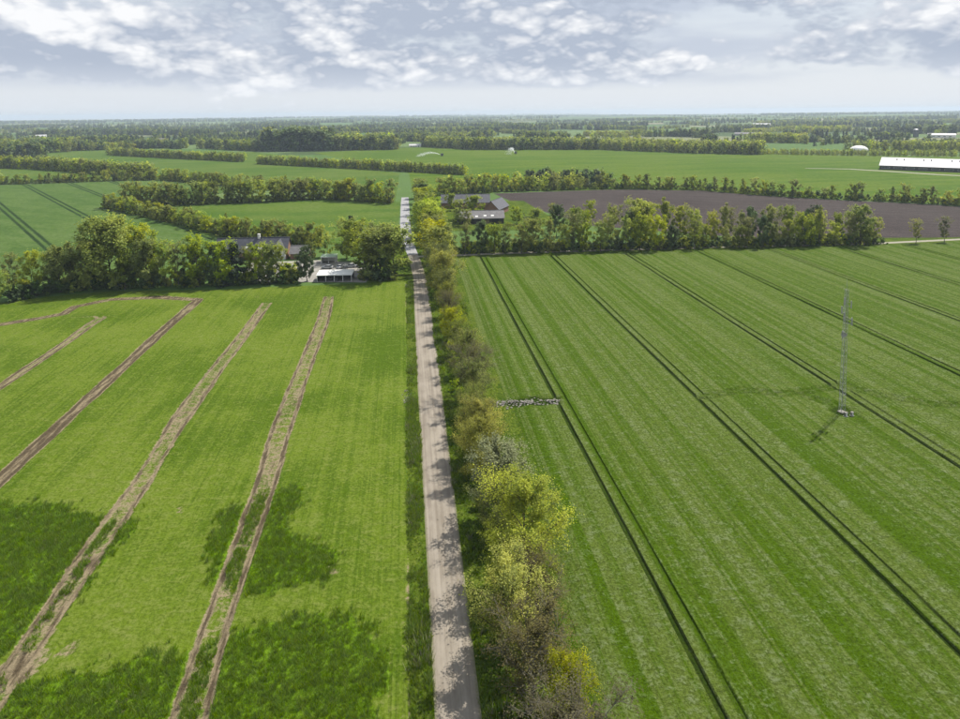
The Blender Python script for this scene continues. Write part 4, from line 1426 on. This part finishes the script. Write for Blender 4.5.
gable('farmhouse', (-63.2, 271.5, 0), R(-3), 28.5, 9.5, 3.4, 8.2, M['brick'], M['slate'], 'long farmhouse with dark slate roof and white chimney behind the left belt', 'house',
      windows=[(-11, 1.4, 1.3, 1.8), (-7.5, 1.4, 1.3, 1.8), (-1.5, 1.4, 1.3, 1.8), (2.5, 1.4, 1.3, 1.8), (5.5, 1.4, 1.3, 1.8)], doors=[(-4.5, 1.1, 2.1, M['timber'])],
      chimneys=[(2.2, 0, .9, 1.5)], skylights=[(-7.5, .78, 1.6), (-2.2, .74, 1.4), (3.4, .78, 1.6)], wings=[(11.2, 5.6, .7)])
gable('outbuilding', (-43.6, 268, 0), R(-3), 7.5, 6.5, 2.6, 5.0, M['brick'], M['grey_roof'], 'small grey-roofed outbuilding at the right end of the farmhouse', 'shed', doors=[(0, 2.4, 2.1, M['dark_board'])])


def pent(name, loc, rz, L, D, hf, hb, roof, label, posts=5, backm='dark_board'):
    """open shed with a single sloping roof"""
    o = empty(name, loc, rz, label, 'shed')
    add('roof', MB().slab([(-L / 2, D / 2, hb), (-L / 2, -D / 2, hf), (L / 2, -D / 2, hf), (L / 2, D / 2, hb)], .14).mesh('roof', roof), o)
    add('fascia', MB().box((0, -D / 2 - .04, hf - .12), (L, .05, .22)).mesh('fascia', M['white_sheet']), o)
    add('wall', MB().box((0, D / 2 - .35, hb / 2 - .12), (L - .4, .12, hb - .3)).box((-L / 2 + .35, 0, hf / 2 - .12), (.12, D - .9, hf - .26)).mesh('wall', M[backm]), o)
    for i in range(posts):
        x = -L / 2 + .3 + (L - .6) * i / (posts - 1)
        add('post', MB().box((x, -D / 2 + .25, hf / 2 - .08), (.16, .16, hf - .16)).mesh('post', M['white_wall']), o)
    return o


pent('open_shed', (-25.6, 229.6, 0), R(-4), 12.6, 6.2, 2.5, 2.9, M['white_sheet'], 'low open shed with bright white flat roof at the field edge')
pent('hut', (-31.0, 257.5, 0), R(-4), 6.2, 4.5, 2.7, 3.0, M['tarp'], 'small pale green-roofed hut behind the parked cars', 3, 'white_wall')


def bale(x, y, r, label):
    o = empty('silage_bale', (x, y, 0), rnd.uniform(0, 3), label, 'bale', 'bales in the open shed')
    add('wrap', MB().tube((-.6, 0, r), (.6, 0, r), r, r, 14).mesh('wrap', M['steel_dark']), o)
    add('net', MB().tube((-.2, 0, r), (.2, 0, r), r + .012, r + .012, 14).mesh('net', M['dark_board']), o)


for i, dx in enumerate((-3.6, -1.6, .6, 3.0)):
    bale(-25.6 + dx, 228.4, .62, '%s dark bale from left under the white-roofed shed' % ORD[i])


def car(x, y, rz, paint, label):
    o = empty('parked_car', (x, y, .05), rz, label, 'car', 'cars parked in the farmyard')
    prof = [(-2.1, .32), (2.1, .32), (2.15, .62), (2.0, .82), (1.05, .92), (.35, 1.42), (-1.25, 1.45), (-1.95, .98), (-2.15, .9)]
    b = MB()
    low = [(-2.12, .3), (2.1, .3), (2.16, .62), (2.0, .84), (1.0, .94), (-1.9, .98), (-2.15, .88)]
    b.prism(low, -.86, .86)
    top = [(1.0, .9), (.38, 1.40), (-1.25, 1.44), (-1.92, .94)]
    b.V += [(p[0], -.80 if i in (0, 3) else -.62, p[1]) for i, p in enumerate(top)] + [(p[0], .80 if i in (0, 3) else .62, p[1]) for i, p in enumerate(top)]
    k = len(b.V) - 8
    b.F += [(k + 1, k + 2, k + 6, k + 5)]
    add('body', b.mesh('body', M[paint]), o)
    gl = MB()
    gl.V += [tuple(c * (1.0 if j != 2 else .995) for j, c in enumerate(v)) for v in b.V[-8:]]
    gl.F += [(0, 1, 5, 4), (2, 3, 7, 6), (3, 2, 1, 0), (4, 5, 6, 7)]
    add('windows', gl.mesh('windows', M['glass']), o)
    for wx in (-1.35, 1.32):
        for wy in (-.8, .8):
            w = add('wheel', MB().tube((wx, wy - .1, .32), (wx, wy + .1, .32), .33, .33, 14).mesh('wheel', M['rubber']), o)
            add('rim', MB().tube((wx, wy - .11, .32), (wx, wy + .11, .32), .2, .2, 10).mesh('rim', M['steel']), w)
    for wy in (-.6, .6):
        add('headlight', MB().box((2.13, wy, .66), (.06, .3, .14)).mesh('headlight', M['white_sheet']), o)
        add('tail_light', MB().box((-2.14, wy, .76), (.06, .26, .14)).mesh('tail_light', M['car_red']), o)


car(-30.6, 246.6, R(170), 'car_silver', 'silver car, leftmost of those parked in the farmyard')
car(-25.7, 246.8, R(80), 'car_white', 'white car, second from left in the farmyard')
car(-21.9, 247.6, R(175), 'car_silver', 'pale car, third from left in the farmyard')
car(-17.4, 247.2, R(168), 'car_black', 'dark car beside the tree clump in the farmyard')

# right-hand farm
gable('barn', (39.5, 340.5, 0), R(-4), 25, 11, 3.2, 6.4, M['dark_board'], M['grey_roof'], 'long low barn with pale grey roof beyond the roadside trees', 'barn',
      doors=[(8, 3.6, 3.0, M['rubber']), (3, 3.0, 2.8, M['timber'])], skylights=[(-2, .8, 1.5), (2.5, .72, 1.5), (6.5, .72, 1.6)])
gable('barn', (37, 398, 0), R(-6), 30, 12, 3.8, 8.2, M['brick'], M['slate'], 'dark-roofed barn behind the grey-roofed barn', 'barn', doors=[(-6, 3.2, 3.0, M['timber'])], windows=[(2, 1.4, 1.2, 2), (6, 1.4, 1.2, 2)])
gable('barn', (53, 372, 0), R(62), 18, 9, 3.6, 8.0, M['brick'], M['slate'], 'narrow dark-roofed barn standing across between the farm roofs', 'barn')


def trailer(x, y, rz):
    o = empty('farm_trailer', (x, y, 0), rz, 'dark farm machine parked on grass right of the grey barn', 'trailer')
    add('bed', MB().box((0, 0, 1.15), (4.2, 2.0, .18)).box((0, -.96, 1.5), (4.2, .08, .55)).box((0, .96, 1.5), (4.2, .08, .55)).box((-2.06, 0, 1.5), (.08, 1.84, .55)).mesh('bed', M['green_paint']), o)
    add('drawbar', MB().tube((2.1, 0, 1.0), (3.8, 0, .55), .09).mesh('drawbar', M['steel_dark']), o)
    add('auger', MB().tube((-1.0, 0, 1.2), (-2.4, 0, 4.2), .16, .14, 8).mesh('auger', M['steel_dark']), o)
    for wx in (-.9, .5):
        for wy in (-.9, .9):
            w = add('wheel', MB().tube((wx, wy - .16, .52), (wx, wy + .16, .52), .52, .52, 14).mesh('wheel', M['rubber']), o)
            add('rim', MB().tube((wx, wy - .17, .52), (wx, wy + .17, .52), .27, .27, 10).mesh('rim', M['steel']), w)


trailer(66, 343, R(15))


# ------------------------------------------------------------------ far things
gable('long_barn', (543, 538, 0), R(-43), 170, 54, 4.2, 10.4, M['dark_board'], M['metal_roof'], 'very long low barn with white metal roof at the right edge', 'barn', .6,
      windows=[(-80 + 10 * i, 6.5, 1.4, 2.2) for i in range(9)], vents=[(-72, .3), (-66, .3), (-50, .3), (-44, .3), (-28, .3), (-22, .3), (-6, .3), (0, .3)], doors=[(-74, 0.1, 3, M['steel_dark'])] * 0)


def dome(x, y, r, h):
    o = empty('gas_dome', (x, y, 0), 0, 'white domed tank in front of the far hedge', 'tank')
    add('tank_wall', MB().tube((0, 0, 0), (0, 0, 2.6), r, r, 28).mesh('tank_wall', M['green_paint'], False), o)
    n, m = 28, 7
    V, F = [], []
    for j in range(m + 1):
        t = j / m * math.pi / 2
        for i in range(n):
            a = 2 * math.pi * i / n
            V.append((r * 1.01 * math.cos(t) * math.cos(a), r * 1.01 * math.cos(t) * math.sin(a), 2.5 + h * math.sin(t)))
    for j in range(m):
        for i in range(n):
            F.append((j * n + i, j * n + (i + 1) % n, (j + 1) * n + (i + 1) % n, (j + 1) * n + i))
    add('membrane', py_mesh('membrane', V, F, M['white_sheet'], True), o)
    add('platform', MB().box((-r - 1.2, 0, 2.4), (2.4, 3, .15)).tube((-r - 2, -1.2, 0), (-r - 2, -1.2, 2.4), .1).tube((-r - 2, 1.2, 0), (-r - 2, 1.2, 2.4), .1).mesh('platform', M['steel']), o)


dome(627, 822, 11.5, 6.6)

FB = [((17.4, 1138), 0, 20, 9, 3, 5.5, 'white_wall', 'metal_roof', 'small white-roofed building at the end of the far wood', 'shed'),
      ((200, 1150), R(70), 14, 9, 5, 9, 'white_wall', 'grey_roof', 'small white-gabled house beyond the sprinklers', 'house'),
      ((226, 1120), R(-8), 30, 14, 3, 6, 'white_wall', 'metal_roof', 'grey-roofed shed beyond the right sprinkler', 'shed'),
      ((250, 1090), R(-20), 26, 16, 4, 9, 'white_wall', 'grey_roof', 'broad grey gabled barn beyond the right sprinkler', 'barn'),
      ((1085, 1185), R(-40), 46, 16, 6, 9, 'white_wall', 'metal_roof', 'pale flat farm building on the far right', 'barn'),
      ((1150, 1165), R(-40), 36, 18, 8, 12, 'dark_board', 'grey_roof', 'dark-walled barn at the far right edge', 'barn'),
      ((-640, 1105), R(25), 24, 10, 5, 8.5, 'white_wall', 'grey_roof', 'white farm building between dark trees on the far left', 'house'),
      ((-1030, 1960), R(20), 26, 14, 5, 9, 'white_wall', 'metal_roof', 'white-roofed farm building on the far left plain', 'barn'),
      ((-560, 1560), R(10), 18, 12, 4, 8, 'concrete', 'grey_roof', 'pale farm building in the far left woods', 'barn'),
      ((812, 1440), R(-30), 60, 24, 4, 7, 'concrete', 'grey_roof', 'long pale greenhouse-like building beyond the woods', 'barn'),
      ((1350, 2300), R(-30), 60, 20, 6, 10, 'white_wall', 'metal_roof', 'tiny white building far off near the horizon', 'barn')]
for (x, y), rz, L, W, e, r, wl, rf, lab, cat in FB:
    gable('far_building', (x, y, 0), rz, L, W, e, r, M[wl], M[rf], lab, cat, .5, windows=[(-L * .3 + L * .2 * i, L * .08, 1.6, e * .5) for i in range(4)])


def silo(x, y, h, r, label):
    o = empty('silo', (x, y, 0), 0, label, 'silo')
    add('tank', MB().tube((0, 0, 0), (0, 0, h), r, r, 20).mesh('tank', M['steel_dark']), o)
    add('cap', MB().tube((0, 0, h), (0, 0, h + 1.6), r * 1.02, r * .3, 20).mesh('cap', M['steel']), o)


silo(1062, 1225, 16, 5.0, 'dark round silo beside the far right farm buildings')


def tower(x, y, h, label):
    o = empty('radio_tower', (x, y, float(land(x, y))), 0, label, 'tower')
    add('shaft', MB().tube((0, 0, 0), (0, 0, h * .8), 3.2, 2.0, 10).mesh('shaft', M['concrete']), o)
    add('gallery', MB().tube((0, 0, h * .78), (0, 0, h * .84), 4.5, 4.5, 12).mesh('gallery', M['concrete']), o)
    add('aerial', MB().tube((0, 0, h * .84), (0, 0, h), .9, .5, 6).mesh('aerial', M['steel']), o)


tower(-2650, 4300, 92, 'slim radio tower on the horizon at far left')


def sprinkler(x, y, direction, reach, top, label, label2):
    o = empty('irrigation_reel', (x, y, 0), direction, label, 'irrigator', 'irrigation reels in the far field')
    add('frame', MB().box((0, 0, .9), (4.2, 2.0, .3)).box((0, 0, 1.7), (.3, 1.9, 1.6)).mesh('frame', M['green_paint']), o)
    add('reel', MB().tube((0, -.8, 2.2), (0, .8, 2.2), 1.9, 1.9, 18).mesh('reel', M['steel_dark']), o)
    for wy in (-1.2, 1.2):
        add('wheel', MB().tube((-.6, wy - .15, .6), (-.6, wy + .15, .6), .6, .6, 12).mesh('wheel', M['rubber']), o)
    add('nozzle', MB().tube((-2, 0, 1), (-3.2, 0, 2.6), .1, .06, 6).mesh('nozzle', M['steel']), o)
    # the jet: droplets along a ballistic arc that spreads as it falls
    g = np.random.default_rng(int(x) + 3)
    n = 2300
    t = g.uniform(0, 1, n) ** .8
    s = .25 + 2.2 * t
    cx = -3.2 - reach * t + g.normal(size=n) * s * .6
    cy = g.normal(size=n) * (.3 + 3.2 * t)
    cz = 2.6 + 4 * top * t * (1 - t) * 1.0 - 2.2 * t + g.normal(size=n) * s * .45 - np.abs(g.normal(size=n)) * top * .55 * t
    k = cz > .1
    c = np.stack([cx, cy, cz], 1)[k]
    V, Q = leaves(g, c, .17, 0, .9)
    ca, sa = math.cos(direction), math.sin(direction)
    V2 = V.copy()
    V2[:, 0] = x + V[:, 0] * ca - V[:, 1] * sa
    V2[:, 1] = y + V[:, 0] * sa + V[:, 1] * ca
    add('water_spray', quads_mesh('water_spray', V2, Q, [M['spray']]), kind='stuff', label=label2, category='spray')


sprinkler(50.5, 884, R(4), 32, 4.2, 'dark irrigation reel beside the wide low water jet', 'wide low arc of white water over the far field')
sprinkler(157, 902, R(40), 14, 8, 'dark irrigation reel beside the short bright water jet', 'short bright burst of white water over the far field')

# ------------------------------------------------------------------ haze


def haze():
    m = bpy.data.materials.new('haze')
    m.use_nodes = True
    nt = m.node_tree
    nt.nodes.clear()
    out = N(nt, 'ShaderNodeOutputMaterial')
    v = N(nt, 'ShaderNodeVolumePrincipled', {'Color': (.72, .86, 1.0, 1), 'Density': 0.0001, 'Anisotropy': .1})
    nt.links.new(v.outputs[0], out.inputs['Volume'])
    b = MB().box((0, 0, 33), (31800, 31800, 128))
    me = b.mesh('haze', m)
    add('haze', me, kind='stuff', label='thin blue haze over the distant plain')


haze()
